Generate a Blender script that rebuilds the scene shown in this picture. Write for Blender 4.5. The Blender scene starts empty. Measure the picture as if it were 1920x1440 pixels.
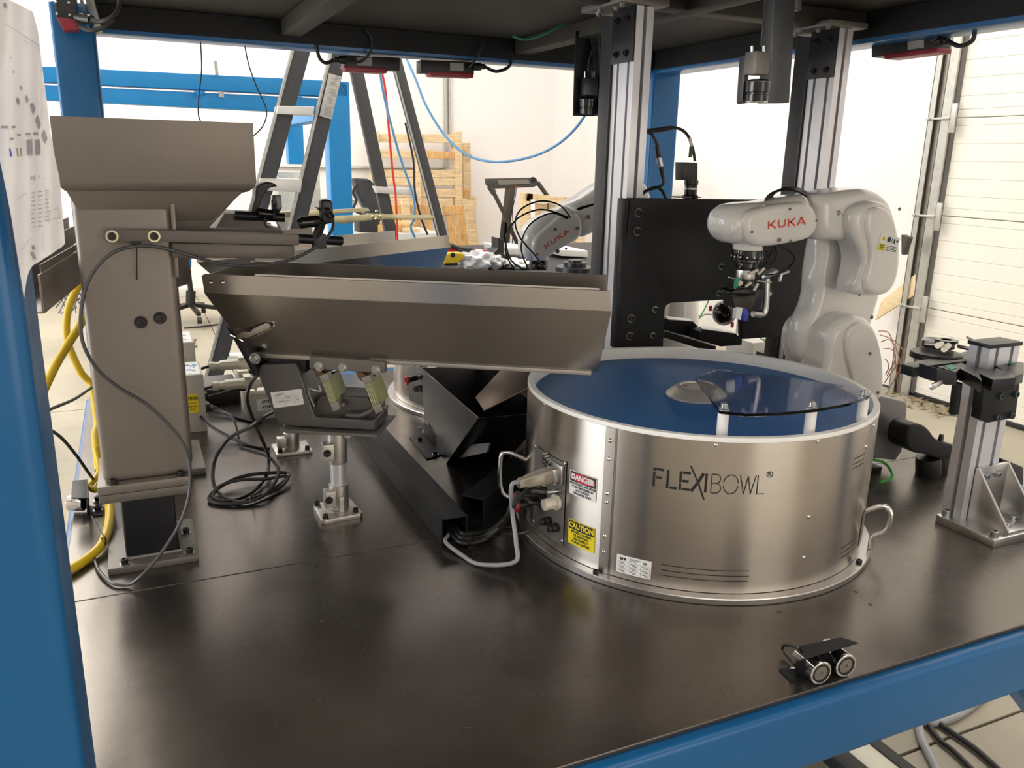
import bpy, bmesh, math, random
from mathutils import Vector, Matrix, Quaternion
random.seed(7)
sc = bpy.context.scene
COL = sc.collection
PI = math.pi
V = Vector
# ------------------------------------------------------------------ camera, light, exposure
F = 1555.8
PIT, ROL, YAW = [math.radians(a) for a in (15.18, 1.303, 24.556)]
CAM = V((0, 0, .74))
fw = V((math.sin(YAW)*math.cos(PIT), math.cos(YAW)*math.cos(PIT), -math.sin(PIT)))
r0 = V((math.cos(YAW), -math.sin(YAW), 0)); u0 = r0.cross(fw)
rt = math.cos(ROL)*r0 + math.sin(ROL)*u0
up = -math.sin(ROL)*r0 + math.cos(ROL)*u0
cd = bpy.data.cameras.new('camera'); cam = bpy.data.objects.new('camera', cd); COL.objects.link(cam)
cd.sensor_width = 36; cd.lens = F/1920*36; cd.clip_start = .02; cd.clip_end = 60
mw = Matrix((rt, up, -fw)).transposed().to_4x4(); mw.translation = CAM; cam.matrix_world = mw
sc.camera = cam
sc.view_settings.view_transform = 'Standard'; sc.view_settings.look = 'None'
sc.view_settings.gamma = 1; sc.view_settings.exposure = 0; sc.view_settings.use_curve_mapping = False
w = bpy.data.worlds.new('world'); sc.world = w; w.use_nodes = True
bg = w.node_tree.nodes['Background']; bg.inputs[0].default_value = (.9, .95, 1, 1); bg.inputs[1].default_value = .6

def area(name, loc, target, sx, sy, energy, col=(1, 1, 1)):
    l = bpy.data.lights.new(name, 'AREA'); l.shape = 'RECTANGLE'; l.size = sx; l.size_y = sy
    l.energy = energy; l.color = col
    o = bpy.data.objects.new(name, l); COL.objects.link(o)
    o.location = loc; o.rotation_euler = (V(target)-V(loc)).to_track_quat('-Z', 'Y').to_euler()
    return o
FL = -.9; CE = 4.3; XL = -5.2; XR = 5.2; YB = 10.35; YF = -5.0
# daylight through the roll-up doors behind and to the left of the camera, daylight panels in the roof
area('daylight_left_door', (XL+.1, 2.6, .75), (0, 2.6, .75), 3.3, 3.0, 230, (.93, .97, 1))
area('daylight_front_door', (2.6, YF+.1, .7), (2.6, 0, .7), 3.4, 2.8, 66, (1, .92, .80))
area('roof_light_rear', (2.2, 7.3, CE-.1), (2.2, 7.3, 0), 4.6, 5.0, 110, (1, .965, .94))
area('skylight_rear_left', (-1.75, 7.6, CE-.1), (-1.75, 7.6, 0), 2.7, 5.2, 430, (1, .97, .90))
area('roof_light_right', (3.9, 3.6, CE-.1), (3.9, 3.6, 0), 1.8, 6.0, 185, (1, .96, .88))
area('roof_light_front', (0, -2.2, CE-.1), (0, -2.2, 0), 7.0, 2.2, 90, (1, .95, .87))

# ------------------------------------------------------------------ helpers
def ray(px, py): return fw + (px-960)/F*rt - (py-720)/F*up
def onz(px, py, z=0.): d = ray(px, py); return CAM + d*((z-CAM.z)/d.z)
def ony(px, py, Y): d = ray(px, py); return CAM + d*(Y/d.y)
def onx(px, py, X): d = ray(px, py); return CAM + d*(X/d.x)
def onp(px, py, P0, n): d = ray(px, py); return CAM + d*((V(P0)-CAM).dot(n)/d.dot(n))

def frame_of(ax):
    ax = V(ax).normalized()
    a = V((0, 0, 1)) if abs(ax.z) < .9 else V((1, 0, 0))
    x = a.cross(ax).normalized(); return x, ax.cross(x).normalized(), ax

def smooth_path(pts, k=6):
    pts = [V(p) for p in pts]; out = []
    n = len(pts)
    for i in range(n-1):
        p0 = pts[max(i-1, 0)]; p1 = pts[i]; p2 = pts[i+1]; p3 = pts[min(i+2, n-1)]
        for j in range(k):
            t = j/k
            out.append(.5*((2*p1)+(p2-p0)*t+(2*p0-5*p1+4*p2-p3)*t*t+(3*p1-p0-3*p2+p3)*t**3))
    out.append(pts[-1]); return out

class B:
    def __init__(s): s.bm = bmesh.new()
    def hexa(s, c):          # 8 corners: bottom 4 ccw, top 4
        v = [s.bm.verts.new(p) for p in c]
        for f in ((3, 2, 1, 0), (4, 5, 6, 7), (0, 1, 5, 4), (1, 2, 6, 5), (2, 3, 7, 6), (3, 0, 4, 7)):
            s.bm.faces.new([v[i] for i in f])
        return s
    def box(s, lo, hi):
        x0, y0, z0 = lo; x1, y1, z1 = hi
        return s.hexa([(x0, y0, z0), (x1, y0, z0), (x1, y1, z0), (x0, y1, z0), (x0, y0, z1), (x1, y0, z1), (x1, y1, z1), (x0, y1, z1)])
    def obox(s, c, X, Y, Z):  # centre and three half-extent vectors
        c = V(c); X = V(X); Y = V(Y); Z = V(Z)
        return s.hexa([c+a*X+b*Y+d*Z for d in (-1, 1) for a, b in ((-1, -1), (1, -1), (1, 1), (-1, 1))])
    def beam(s, p, q, w, h, upv=(0, 0, 1)):
        p = V(p); q = V(q); d = (q-p); side = d.cross(V(upv)).normalized(); u = side.cross(d).normalized()
        return s.obox((p+q)/2, d/2, side*w/2, u*h/2)
    def cyl(s, p, q, r, r2=None, n=20):
        p = V(p); q = V(q); x, y, a = frame_of(q-p); r2 = r if r2 is None else r2
        A = [s.bm.verts.new(p+(x*math.cos(t)+y*math.sin(t))*r) for t in [2*PI*i/n for i in range(n)]]
        C = [s.bm.verts.new(q+(x*math.cos(t)+y*math.sin(t))*r2) for t in [2*PI*i/n for i in range(n)]]
        for i in range(n): s.bm.faces.new((A[i], A[(i+1) % n], C[(i+1) % n], C[i]))
        s.bm.faces.new(A[::-1]); s.bm.faces.new(C); return s
    def lathe(s, prof, p=(0, 0, 0), ax=(0, 0, 1), n=32, cap=True, t0=0, t1=2*PI):
        p = V(p); x, y, a = frame_of(ax)
        if tuple(ax) == (0, 0, 1): x, y = V((1, 0, 0)), V((0, 1, 0))
        full = abs(t1-t0-2*PI) < 1e-6; m = n if full else n+1
        rings = []
        for (r, h) in prof:
            rings.append([s.bm.verts.new(p+a*h+(x*math.cos(t)+y*math.sin(t))*r) for t in [t0+(t1-t0)*i/n for i in range(m)]])
        for A, C in zip(rings, rings[1:]):
            for i in range(n if full else m-1):
                j = (i+1) % m
                s.bm.faces.new((A[i], A[j], C[j], C[i]))
        if cap and full:
            if prof[0][0] > 1e-5: s.bm.faces.new(rings[0][::-1])
            if prof[-1][0] > 1e-5: s.bm.faces.new(rings[-1])
        return s
    def tube(s, pts, r, n=8, k=6, sm=True, closed=False, flat=None):
        pts = smooth_path(pts, k) if sm and len(pts) > 2 else [V(p) for p in pts]
        rings = []; ref = None
        m = len(pts)
        for i, p in enumerate(pts):
            if closed: d = pts[(i+1) % m]-pts[i-1]
            else: d = pts[min(i+1, m-1)]-pts[max(i-1, 0)]
            if d.length < 1e-7: d = V((0, 0, 1))
            d.normalize()
            if ref is None: x, y, _ = frame_of(d)
            else:
                x = (ref-d*ref.dot(d))
                x = x.normalized() if x.length > 1e-6 else frame_of(d)[0]
                y = d.cross(x)
            ref = x
            rings.append([s.bm.verts.new(p+(x*math.cos(t)+y*math.sin(t)*(flat or 1))*r) for t in [2*PI*j/n for j in range(n)]])
        for a in range(m if closed else m-1):
            A = rings[a]; C = rings[(a+1) % m]
            for j in range(n): s.bm.faces.new((A[j], A[(j+1) % n], C[(j+1) % n], C[j]))
        if not closed:
            s.bm.faces.new(rings[0][::-1]); s.bm.faces.new(rings[-1])
        return s
    def prism(s, pts, vec):
        pts = [V(p) for p in pts]; vec = V(vec)
        A = [s.bm.verts.new(p) for p in pts]; C = [s.bm.verts.new(p+vec) for p in pts]; n = len(pts)
        for i in range(n): s.bm.faces.new((A[i], A[(i+1) % n], C[(i+1) % n], C[i]))
        s.bm.faces.new(A[::-1]); s.bm.faces.new(C); return s
    def sheet(s, quads, t):  # thin solid plates from quads (list of corner lists), thickened along their normal by t
        for q in quads:
            q = [V(p) for p in q]; nrm = (q[1]-q[0]).cross(q[2]-q[0]).normalized()*t
            s.prism(q, nrm)
        return s
    def sph(s, c, r, n=16, sc3=(1, 1, 1)):
        c = V(c); bmesh.ops.create_uvsphere(s.bm, u_segments=n, v_segments=max(6, n//2), radius=1,
            matrix=Matrix.Translation(c) @ Matrix.Diagonal((r*sc3[0], r*sc3[1], r*sc3[2], 1))); return s
    def loft(s, rings, cap=True):
        R = [[s.bm.verts.new(p) for p in ring] for ring in rings]; n = len(R[0])
        for A, C in zip(R, R[1:]):
            for i in range(n): s.bm.faces.new((A[i], A[(i+1) % n], C[(i+1) % n], C[i]))
        if cap: s.bm.faces.new(R[0][::-1]); s.bm.faces.new(R[-1])
        return s

def offset_poly(p, d):       # inset a closed 2-D outline by d
    n = len(p); ar = sum(p[i][0]*p[(i+1) % n][1]-p[(i+1) % n][0]*p[i][1] for i in range(n)); sg = 1 if ar > 0 else -1
    out = []
    for i in range(n):
        a = V(p[i-1]); b = V(p[i]); c = V(p[(i+1) % n])
        e1 = (b-a).normalized(); e2 = (c-b).normalized()
        n1 = V((-e1.y, e1.x))*sg; n2 = V((-e2.y, e2.x))*sg; nn = n1+n2
        if nn.length < 1e-6: nn = n1
        nn.normalize(); out.append(b+nn*d/max(.6, nn.dot(n1)))
    return out
def catmull_closed(p, k=4):
    n = len(p); out = []
    for i in range(n):
        a, b, c, d = [V(p[j % n]) for j in (i-1, i, i+1, i+2)]
        for j in range(k):
            t = j/k; out.append(.5*((2*b)+(c-a)*t+(2*a-5*b+4*c-d)*t*t+(3*b-a-3*c+d)*t**3))
    return out
def resample(p, n):
    L = [0]
    for i in range(len(p)): L.append(L[-1]+(V(p[(i+1) % len(p)])-V(p[i])).length)
    out = []; j = 0
    for k in range(n):
        s = L[-1]*k/n
        while L[j+1] < s: j += 1
        f = (s-L[j])/max(1e-9, L[j+1]-L[j]); out.append(V(p[j])+(V(p[(j+1) % len(p)])-V(p[j]))*f)
    return out
def shrink_steps(p, tot, n):   # successive insets with relaxation, so rounded rims never fold over
    out = [p]; cur = p; sub = 4
    for i in range(n):
        for j in range(sub):
            cur = offset_poly(cur, (tot[i+1]-tot[i])/sub)
            m = len(cur); cur = [cur[k]*.7+(cur[k-1]+cur[(k+1) % m])*.15 for k in range(m)]
        out.append(cur)
    return out
def pillow(b, poly, to3, w0, w1, r, k=4, seg=5, rb=None):  # outline extruded from w0 (front) to w1 with rounded rims
    if k: p = resample(catmull_closed(poly, k), 72)
    else: p = [V(q) for q in poly]
    rb = r if rb is None else rb
    def side(rr):
        tot = [rr*(1-math.cos(PI/2*i/seg)) for i in range(seg+1)]
        hs = [rr*(1-math.sin(PI/2*i/seg)) for i in range(seg+1)]
        if k: return list(zip(shrink_steps(p, tot, seg), hs))
        return [(offset_poly(p, t_), h_) for t_, h_ in zip(tot, hs)]
    rings = []
    for q_, h_ in side(r)[::-1]: rings.append([to3(q.x, q.y, w0+h_-0 if 0 else w0+(h_)) for q in q_])
    A = side(r); C = side(rb)
    rings = [[to3(q.x, q.y, w0+r-hh) for q in q_] for q_, hh in [(a[0], r*math.sin(PI/2*i/seg)) for i, a in enumerate(A)][::-1]]
    rings += [[to3(q.x, q.y, w1-rb+hh) for q in q_] for q_, hh in [(a[0], rb*math.sin(PI/2*i/seg)) for i, a in enumerate(C)]]
    b.loft(rings); return b

def wloc(o):
    v = V((0, 0, 0))
    while o: v += o.location; o = o.parent
    return v
def finish(name, bm, m, bev=0, seg=2, ang=34):
    bmesh.ops.recalc_face_normals(bm, faces=bm.faces)
    if bev:
        ed = [e for e in bm.edges if len(e.link_faces) == 2 and e.calc_face_angle(0) > math.radians(40)]
        if ed: bmesh.ops.bevel(bm, geom=ed, offset=bev, segments=seg, profile=.6, affect='EDGES', clamp_overlap=True)
    for f in bm.faces: f.smooth = True
    for e in bm.edges:
        e.smooth = not (len(e.link_faces) == 2 and e.calc_face_angle(0) > math.radians(ang))
    me = bpy.data.meshes.new(name); bm.to_mesh(me); bm.free(); me.materials.append(m); return me
def obj(name, b, m, parent=None, bev=0, seg=2, label=None, kind=None, ang=34):
    bm = b.bm
    if parent is None:
        xs = [v.co for v in bm.verts]
        org = V(((min(v.x for v in xs)+max(v.x for v in xs))/2, (min(v.y for v in xs)+max(v.y for v in xs))/2, min(v.z for v in xs)))
    else: org = wloc(parent)
    bmesh.ops.translate(bm, verts=bm.verts, vec=-org)
    me = finish(name, bm, m, bev, seg, ang)
    o = bpy.data.objects.new(name, me); COL.objects.link(o)
    if parent is None: o.location = org
    else: o.parent = parent
    if label: o['label'] = label
    if kind: o['kind'] = kind
    return o
def thing(name, label, cat, loc, group=None):
    o = bpy.data.objects.new(name, None); COL.objects.link(o); o.location = loc; o.empty_display_size = .05
    o['label'] = label; o['category'] = cat
    if group: o['group'] = group
    return o
def top(name, b, m, label, cat, group=None, bev=0, seg=2):
    o = obj(name, b, m, None, bev, seg); o['label'] = label; o['category'] = cat
    if group: o['group'] = group
    return o
def struct(name, b, m, parent=None, bev=0):
    o = obj(name, b, m, parent, bev)
    if parent is None: o['kind'] = 'structure'
    return o
def copy_tree(o, parent=None, group=None):
    c = o.copy(); COL.objects.link(c); c.parent = parent
    for ch in list(o.children): copy_tree(ch, c)
    return c
# ------------------------------------------------------------------ materials
def mk(name, col, rough=.5, metal=0, var=.05, scale=12, bump=0, bscale=200, rvar=.0, coat=0, aniso=0, grain=None, alpha=None, trans=0, emit=0, spec=.5, dark=None, dscale=3, dth=.6, darkamt=.6):
    m = bpy.data.materials.new(name); m.use_nodes = True; nt = m.node_tree; N = nt.nodes; L = nt.links
    p = N['Principled BSDF']; p.inputs['Metallic'].default_value = metal; p.inputs['Roughness'].default_value = rough
    p.inputs['Specular IOR Level'].default_value = spec
    tc = N.new('ShaderNodeTexCoord'); mp = N.new('ShaderNodeMapping'); L.new(tc.outputs['Object'], mp.inputs[0])
    if grain: mp.inputs['Scale'].default_value = grain
    no = N.new('ShaderNodeTexNoise'); no.inputs['Scale'].default_value = scale; no.inputs['Detail'].default_value = 6; L.new(mp.outputs[0], no.inputs[0])
    cr = N.new('ShaderNodeValToRGB'); L.new(no.outputs[0], cr.inputs[0]); no.inputs['Roughness'].default_value = .6
    c0 = [max(0, c*(1-var)) for c in col]; c1 = [min(1, c*(1+var)) for c in col]
    cr.color_ramp.elements[0].position = .3; cr.color_ramp.elements[1].position = .7
    cr.color_ramp.elements[0].color = (*c0, 1); cr.color_ramp.elements[1].color = (*c1, 1)
    out = cr.outputs[0]
    if dark:
        n2 = N.new('ShaderNodeTexNoise'); n2.inputs['Scale'].default_value = dscale; n2.inputs['Detail'].default_value = 8; L.new(tc.outputs['Object'], n2.inputs[0])
        c2 = N.new('ShaderNodeValToRGB'); c2.color_ramp.elements[0].position = dth-.08; c2.color_ramp.elements[1].position = dth+.1; L.new(n2.outputs[0], c2.inputs[0])
        mx = N.new('ShaderNodeMix'); mx.data_type = 'RGBA'; mx.inputs[7].default_value = (*dark, 1)
        ml = N.new('ShaderNodeMath'); ml.operation = 'MULTIPLY'; ml.inputs[1].default_value = darkamt; L.new(c2.outputs[0], ml.inputs[0]); L.new(ml.outputs[0], mx.inputs[0])
        L.new(out, mx.inputs[6]); out = mx.outputs[2]
    L.new(out, p.inputs['Base Color'])
    if rvar:
        mr = N.new('ShaderNodeMapRange'); mr.inputs[3].default_value = max(0, rough-rvar); mr.inputs[4].default_value = min(1, rough+rvar)
        L.new(no.outputs[0], mr.inputs[0]); L.new(mr.outputs[0], p.inputs['Roughness'])
    if bump:
        nb = N.new('ShaderNodeTexNoise'); nb.inputs['Scale'].default_value = bscale; nb.inputs['Detail'].default_value = 3; L.new(mp.outputs[0], nb.inputs[0])
        bp = N.new('ShaderNodeBump'); bp.inputs['Strength'].default_value = bump; bp.inputs['Distance'].default_value = .002; L.new(nb.outputs[0], bp.inputs['Height']); L.new(bp.outputs[0], p.inputs['Normal'])
    if coat: p.inputs['Coat Weight'].default_value = coat; p.inputs['Coat Roughness'].default_value = .08
    if aniso:
        p.inputs['Anisotropic'].default_value = aniso; p.inputs['Anisotropic Rotation'].default_value = .25
        tg = N.new('ShaderNodeTangent'); tg.direction_type = 'RADIAL'; tg.axis = 'Z'; L.new(tg.outputs[0], p.inputs['Tangent'])
    if trans: p.inputs['Transmission Weight'].default_value = trans; p.inputs['IOR'].default_value = 1.3
    if alpha is not None: p.inputs['Alpha'].default_value = alpha
    if emit: p.inputs['Emission Color'].default_value = (*col, 1); p.inputs['Emission Strength'].default_value = emit
    return m
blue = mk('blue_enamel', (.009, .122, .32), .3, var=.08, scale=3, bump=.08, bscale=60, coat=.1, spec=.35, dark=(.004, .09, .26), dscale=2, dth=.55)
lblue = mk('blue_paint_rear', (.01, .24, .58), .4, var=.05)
steel_t = mk('hot_rolled_table_steel', (.15, .133, .118), .27, .88, var=.2, scale=3.5, rvar=.09, bump=.03, bscale=300, dark=(.21, .195, .175), dscale=5, dth=.6, darkamt=.25)
steel_c = mk('dark_deck_steel', (.03, .026, .02), .65, .2, var=.15, scale=4)
ss = mk('stainless', (.52, .49, .455), .25, 1, var=.04, scale=3, rvar=.04)
ss_b = mk('brushed_stainless_wall', (.54, .50, .455), .28, 1, var=.02, scale=3, rvar=.02, grain=(1, 1, 12), aniso=.8)
ss_d = mk('dull_stainless', (.42, .39, .36), .33, 1, var=.06, scale=5)
alu = mk('anodised_aluminium', (.78, .78, .82), .36, .6, var=.04, scale=5, grain=(8, 8, .6))
alu_m = mk('milled_aluminium', (.62, .61, .6), .3, 1, var=.06, scale=12)
cast = mk('cast_aluminium', (.55, .53, .5), .42, .9, var=.08, scale=30, bump=.15, bscale=250)
chrome = mk('chrome', (.8, .8, .8), .1, 1, var=.02)
zinc = mk('zinc_plated_steel', (.45, .48, .49), .3, 1, var=.08, scale=30)
brass = mk('yellow_zinc_steel', (.66, .6, .38), .32, 1, var=.12, scale=20)
blk_m = mk('black_powder_coat', (.011, .012, .014), .5, 0, var=.1, bump=.06, bscale=500, spec=.3)
blk_a = mk('black_anodised', (.016, .016, .02), .34, .3, var=.08)
blk_p = mk('black_plastic', (.01, .01, .01), .42, var=.05)
blk_g = mk('gloss_black', (.008, .008, .008), .12, var=.05)
rub = mk('black_rubber', (.014, .014, .014), .48, var=.08)
oxide = mk('black_oxide_bolt', (.035, .032, .03), .35, .6, var=.1)
grey_p = mk('warm_grey_powder_coat', (.235, .205, .18), .42, .35, var=.035, scale=6, bump=.1, bscale=600)
brn_p = mk('taupe_painted_steel', (.135, .118, .105), .45, .25, var=.05, bump=.08, bscale=500)
hammer = mk('grey_hammer_paint', (.115, .11, .108), .35, .45, var=.06, bump=.2, bscale=500)
plate_s = mk('grey_mill_plate', (.2, .185, .17), .5, .6, var=.1, scale=8)
white_r = mk('white_robot_enamel', (.74, .72, .68), .2, var=.02, scale=4, coat=.4)
white_p = mk('milky_white_plastic', (.88, .88, .85), .4, var=.03)
w_board = mk('white_label', (.8, .8, .78), .5, var=.02)
ctrl = mk('pale_grey_case', (.5, .48, .43), .5, var=.03, bump=.05, bscale=300)
ivory = mk('ivory_connector_plastic', (.72, .68, .57), .42, var=.04)
belt = mk('blue_rubber_disc', (.012, .125, .37), .5, var=.06, scale=30, bump=.3, bscale=900)
red = mk('red_plastic', (.5, .012, .02), .35, var=.05)
redsw = mk('dark_red_plastic', (.28, .012, .03), .35, var=.08)
orange = mk('orange_red_print', (.72, .07, .02), .45, var=.03)
yel = mk('yellow_label', (.85, .68, .01), .45, var=.03)
yhose = mk('yellow_hose', (.72, .5, .02), .4, var=.06)
bhose = mk('blue_hose', (.1, .3, .55), .4, var=.06)
rhose = mk('red_hose', (.7, .05, .04), .4, var=.05)
gcab = mk('grey_cable', (.3, .3, .32), .4, var=.05)
green = mk('green_tape', (.02, .3, .16), .5, var=.08)
gwire = mk('green_wire', (.06, .42, .06), .4, var=.05)
spring = mk('green_glassfibre_spring', (.36, .4, .2), .35, var=.08, trans=.15)
print_k = mk('black_print', (.012, .012, .012), .5, var=.02)
print_g = mk('grey_print', (.32, .32, .34), .6, var=.05)
print_r = mk('red_print', (.62, .01, .05), .45, var=.03)
paper = mk('drawing_paper', (.8, .79, .82), .7, var=.015)
copper = mk('old_copper_wire', (.22, .1, .06), .5, .3, var=.1)
concrete = mk('dusty_concrete', (.34, .305, .235), .6, var=.12, scale=2.2, bump=.25, bscale=30, rvar=.1, dark=(.24, .22, .17), dscale=1.3, dth=.58, darkamt=.5)
joint = mk('joint_filler', (.13, .11, .09), .8, var=.2)
wall_m = mk('painted_drywall', (.82, .785, .765), .65, var=.012, scale=1.5, dark=(.74, .66, .56), dscale=1.1, dth=.68, darkamt=.35)
door_m = mk('garage_panel_paint', (.80, .77, .69), .5, var=.02, scale=3)
galv = mk('galvanised_steel', (.5, .5, .47), .4, .8, var=.12, scale=25)
rail_m = mk('dark_groove_metal', (.26, .24, .2), .45, .7, var=.2, scale=15)
wood = mk('pale_pallet_wood', (.68, .52, .31), .65, var=.22, scale=6, grain=(1, 1, 8), bump=.2, bscale=40, dark=(.36, .22, .1), dscale=7, dth=.64)
wood_o = mk('amber_pallet_wood', (.62, .37, .15), .65, var=.25, scale=6, grain=(8, 8, 1), bump=.2, bscale=40, dark=(.25, .13, .05), dscale=6, dth=.6)
ply = mk('plywood', (.72, .58, .36), .6, var=.12, scale=5, grain=(1, 6, 6))
ladder_m = mk('charcoal_fibreglass', (.055, .057, .06), .5, var=.18, scale=60, bump=.2, bscale=200)
step_m = mk('ladder_tread_aluminium', (.82, .81, .77), .4, .5, var=.04)
clear = mk('clear_acrylic', (.86, .86, .95), .04, var=.01, trans=1)
edge_ac = mk('acrylic_edge', (.55, .38, .42), .15, var=.05, trans=.6)
bagm = mk('clear_bag_plastic', (.85, .85, .87), .22, var=.1, scale=60, trans=.3)
dimblue = mk('royal_blue_plastic', (.03, .06, .5), .4, var=.05)

# ------------------------------------------------------------------ fasteners (shared meshes)
def _unit(name, b, m): return finish(name, b.bm, m)
_cache = {}
def fmesh(kind, m):
    key = (kind, m.name)
    if key in _cache: return _cache[key]
    b = B()
    if kind == 'socket':
        b.lathe([(1.0, 0), (1.0, .9), (.92, 1.0), (.58, 1.0), (.52, .45), (0.0001, .4)], n=16)
        for v in b.bm.verts:
            pass
    elif kind == 'hex':
        b.lathe([(1.3, 0), (1.3, .12)], n=20); b.lathe([(1.0, .12), (1.0, .85), (.82, 1.0), (.5, 1.0), (.46, .88), (.0001, .88)], n=6)
    elif kind == 'pan':
        b.lathe([(1.0, 0), (.95, .35), (.6, .75), (.22, .85), (.2, .55), (.0001, .5)], n=14)
    elif kind == 'washer':
        b.lathe([(1.0, 0), (1.0, .25), (.5, .25), (.5, 0)], n=20, cap=False)
    elif kind == 'hole':
        b.lathe([(1.0, 0), (1.0, .15), (.0001, .15)], n=14)
    me = _unit('bolt', b, m); _cache[key] = me; return me
def bolt(parent, pos, axis, r, h=None, kind='socket', m=None, name='bolt', washer=None):
    m = m or oxide; axis = V(axis)
    o = bpy.data.objects.new(name, fmesh(kind, m)); COL.objects.link(o); o.parent = parent
    p = V(pos)
    if washer:
        bolt(parent, p, axis, r*1.45, r*.6, 'washer', washer, 'washer'); p = p+axis.normalized()*r*.12
    o.location = p-wloc(parent); o.rotation_mode = 'QUATERNION'; o.rotation_quaternion = axis.to_track_quat('Z', 'Y')
    o.scale = (r, r, h or r); return o
# ------------------------------------------------------------------ lettering
def text_polys(txt, size, bold=0, spacing=1.0):
    cu = bpy.data.curves.new('t', 'FONT'); cu.body = txt; cu.size = size; cu.offset = bold; cu.space_character = spacing
    cu.align_x = 'CENTER'; cu.align_y = 'CENTER'; cu.resolution_u = 3
    o = bpy.data.objects.new('t', cu); COL.objects.link(o)
    dg = bpy.context.evaluated_depsgraph_get(); me = bpy.data.meshes.new_from_object(o.evaluated_get(dg))
    vs = [v.co.copy() for v in me.vertices]; fs = [list(p.vertices) for p in me.polygons]
    bpy.data.objects.remove(o); bpy.data.curves.remove(cu); bpy.data.meshes.remove(me)
    return vs, fs
def add_mapped(b, vs, fs, f3):
    vv = [b.bm.verts.new(f3(v.x, v.y)) for v in vs]
    for f in fs:
        try: b.bm.faces.new([vv[i] for i in f])
        except ValueError: pass
def text_on(b, txt, size, f3, cx=0, cy=0, sx=1, bold=0, spacing=1.0):
    vs, fs = text_polys(txt, size, bold, spacing)
    add_mapped(b, vs, fs, lambda x, y: f3(cx+x*sx, cy+y))
def stroke(b, f3, pts, w, sub=1):   # flat ribbon stroke in 2-D pushed through f3
    for (x0, y0), (x1, y1) in zip(pts, pts[1:]):
        d = V((x1-x0, y1-y0)); L = d.length
        if L < 1e-9: continue
        d /= L; nx = V((-d.y, d.x))*w/2; k = max(1, int(L/.012)) if sub else 1
        for i in range(k):
            a = V((x0, y0))+d*L*i/k; c = V((x0, y0))+d*L*(i+1)/k
            b.bm.faces.new([b.bm.verts.new(f3(*q)) for q in (a-nx, c-nx, c+nx, a+nx)])
def patch(b, f3, x0, y0, x1, y1, k=6):
    for i in range(k):
        a = x0+(x1-x0)*i/k; c = x0+(x1-x0)*(i+1)/k
        b.bm.faces.new([b.bm.verts.new(f3(*q)) for q in ((a, y0), (c, y0), (c, y1), (a, y1))])
# ------------------------------------------------------------------ the room
fl = struct('floor', B().box((XL-.3, YF-.3, FL-.2), (XR+.3, YB+.3, FL-.012)), joint)
xs = [XL, -3.88, .62, XR]; ys = [YF, -3.1, 1.38, 5.86, YB]
for i in range(3):
    for j in range(4):
        obj('slab', B().box((xs[i]+.004, ys[j]+.005, FL-.012), (xs[i+1]-.004, ys[j+1]-.005, FL)), concrete, fl, bev=.002)
struct('wall_back', B().box((XL-.3, YB, FL), (XR+.3, YB+.2, CE)), wall_m)
struct('wall_right', B().box((XR+.06, YF, FL), (XR+.26, YB, CE)), wall_m)
wl = struct('wall_left', B().box((XL-.26, YF, FL), (XL-.06, YB, CE)), wall_m)
wf = struct('wall_front', B().box((XL-.3, YF-.2, FL), (XR+.3, YF, CE)), wall_m)
struct('ceiling', B().box((XL-.3, YF-.2, CE), (XR+.3, YB+.2, CE+.15)), wall_m)
struct('baseboard_back', B().box((XL, YB-.012, FL), (XR, YB, FL+.1)), mk('baseboard_vinyl', (.62, .6, .55), .5), bev=.003)
# sectional garage door in the right-hand wall
dr = thing('door_1', '', '', (XR+.02, 2.5, FL)); del dr['label']; del dr['category']; dr['kind'] = 'structure'
DY0, DY1 = .6, 4.17
z0 = FL+.005
for k in range(6):
    zb = z0 if k == 0 else .422+.655*(k-2)
    zt = .422+.655*(k-1)-.004
    b = B().box((XR+.0, DY0, zb), (XR+.04, DY1, zt))
    hts = [0, .05, .17, .285, .40, .515, .60, .651]
    for a, c in zip(hts, hts[1:]):
        if zt-c < zb: c = min(c, zt-zb)
        if zt-c >= zb-.001 and c-a > .01: b.box((XR-.0035, DY0, zt-c+.003), (XR+.001, DY1, zt-a-.001))
    obj('panel', b, door_m, dr, bev=.0015, seg=1)
obj('bottom_seal', B().box((XR-.02, DY0, FL), (XR+.03, DY1, FL+.035)), rub, dr, bev=.006)
tr = thing('trim_1', '', '', (XR, 4.3, FL)); del tr['label']; del tr['category']; tr['kind'] = 'structure'
obj('track_flange', B().box((XR-.06, 4.185, FL), (XR-.045, 4.255, 2.6)).box((XR-.06, 4.25, FL), (XR+.05, 4.256, 2.6)), galv, tr)
obj('track_channel', B().box((XR-.05, 4.262, FL), (XR-.02, 4.30, 2.6)), rail_m, tr, bev=.003)  # solid box in darker metal where the track's groove runs
obj('track_angle', B().box((XR-.075, 4.30, FL), (XR-.068, 4.345, 2.6)).box((XR-.075, 4.34, FL), (XR+.05, 4.347, 2.6)), galv, tr)
for zz in (-.233, .42, 1.076):
    obj('hinge', B().box((XR-.085, 4.17, zz-.012), (XR-.05, 4.33, zz+.002)).box((XR-.075, 4.13, zz-.1), (XR-.06, 4.17, zz+.09)).cyl((XR-.1, 4.33, zz-.005), (XR-.04, 4.33, zz-.005), .012), galv, tr, bev=.003)
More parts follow.
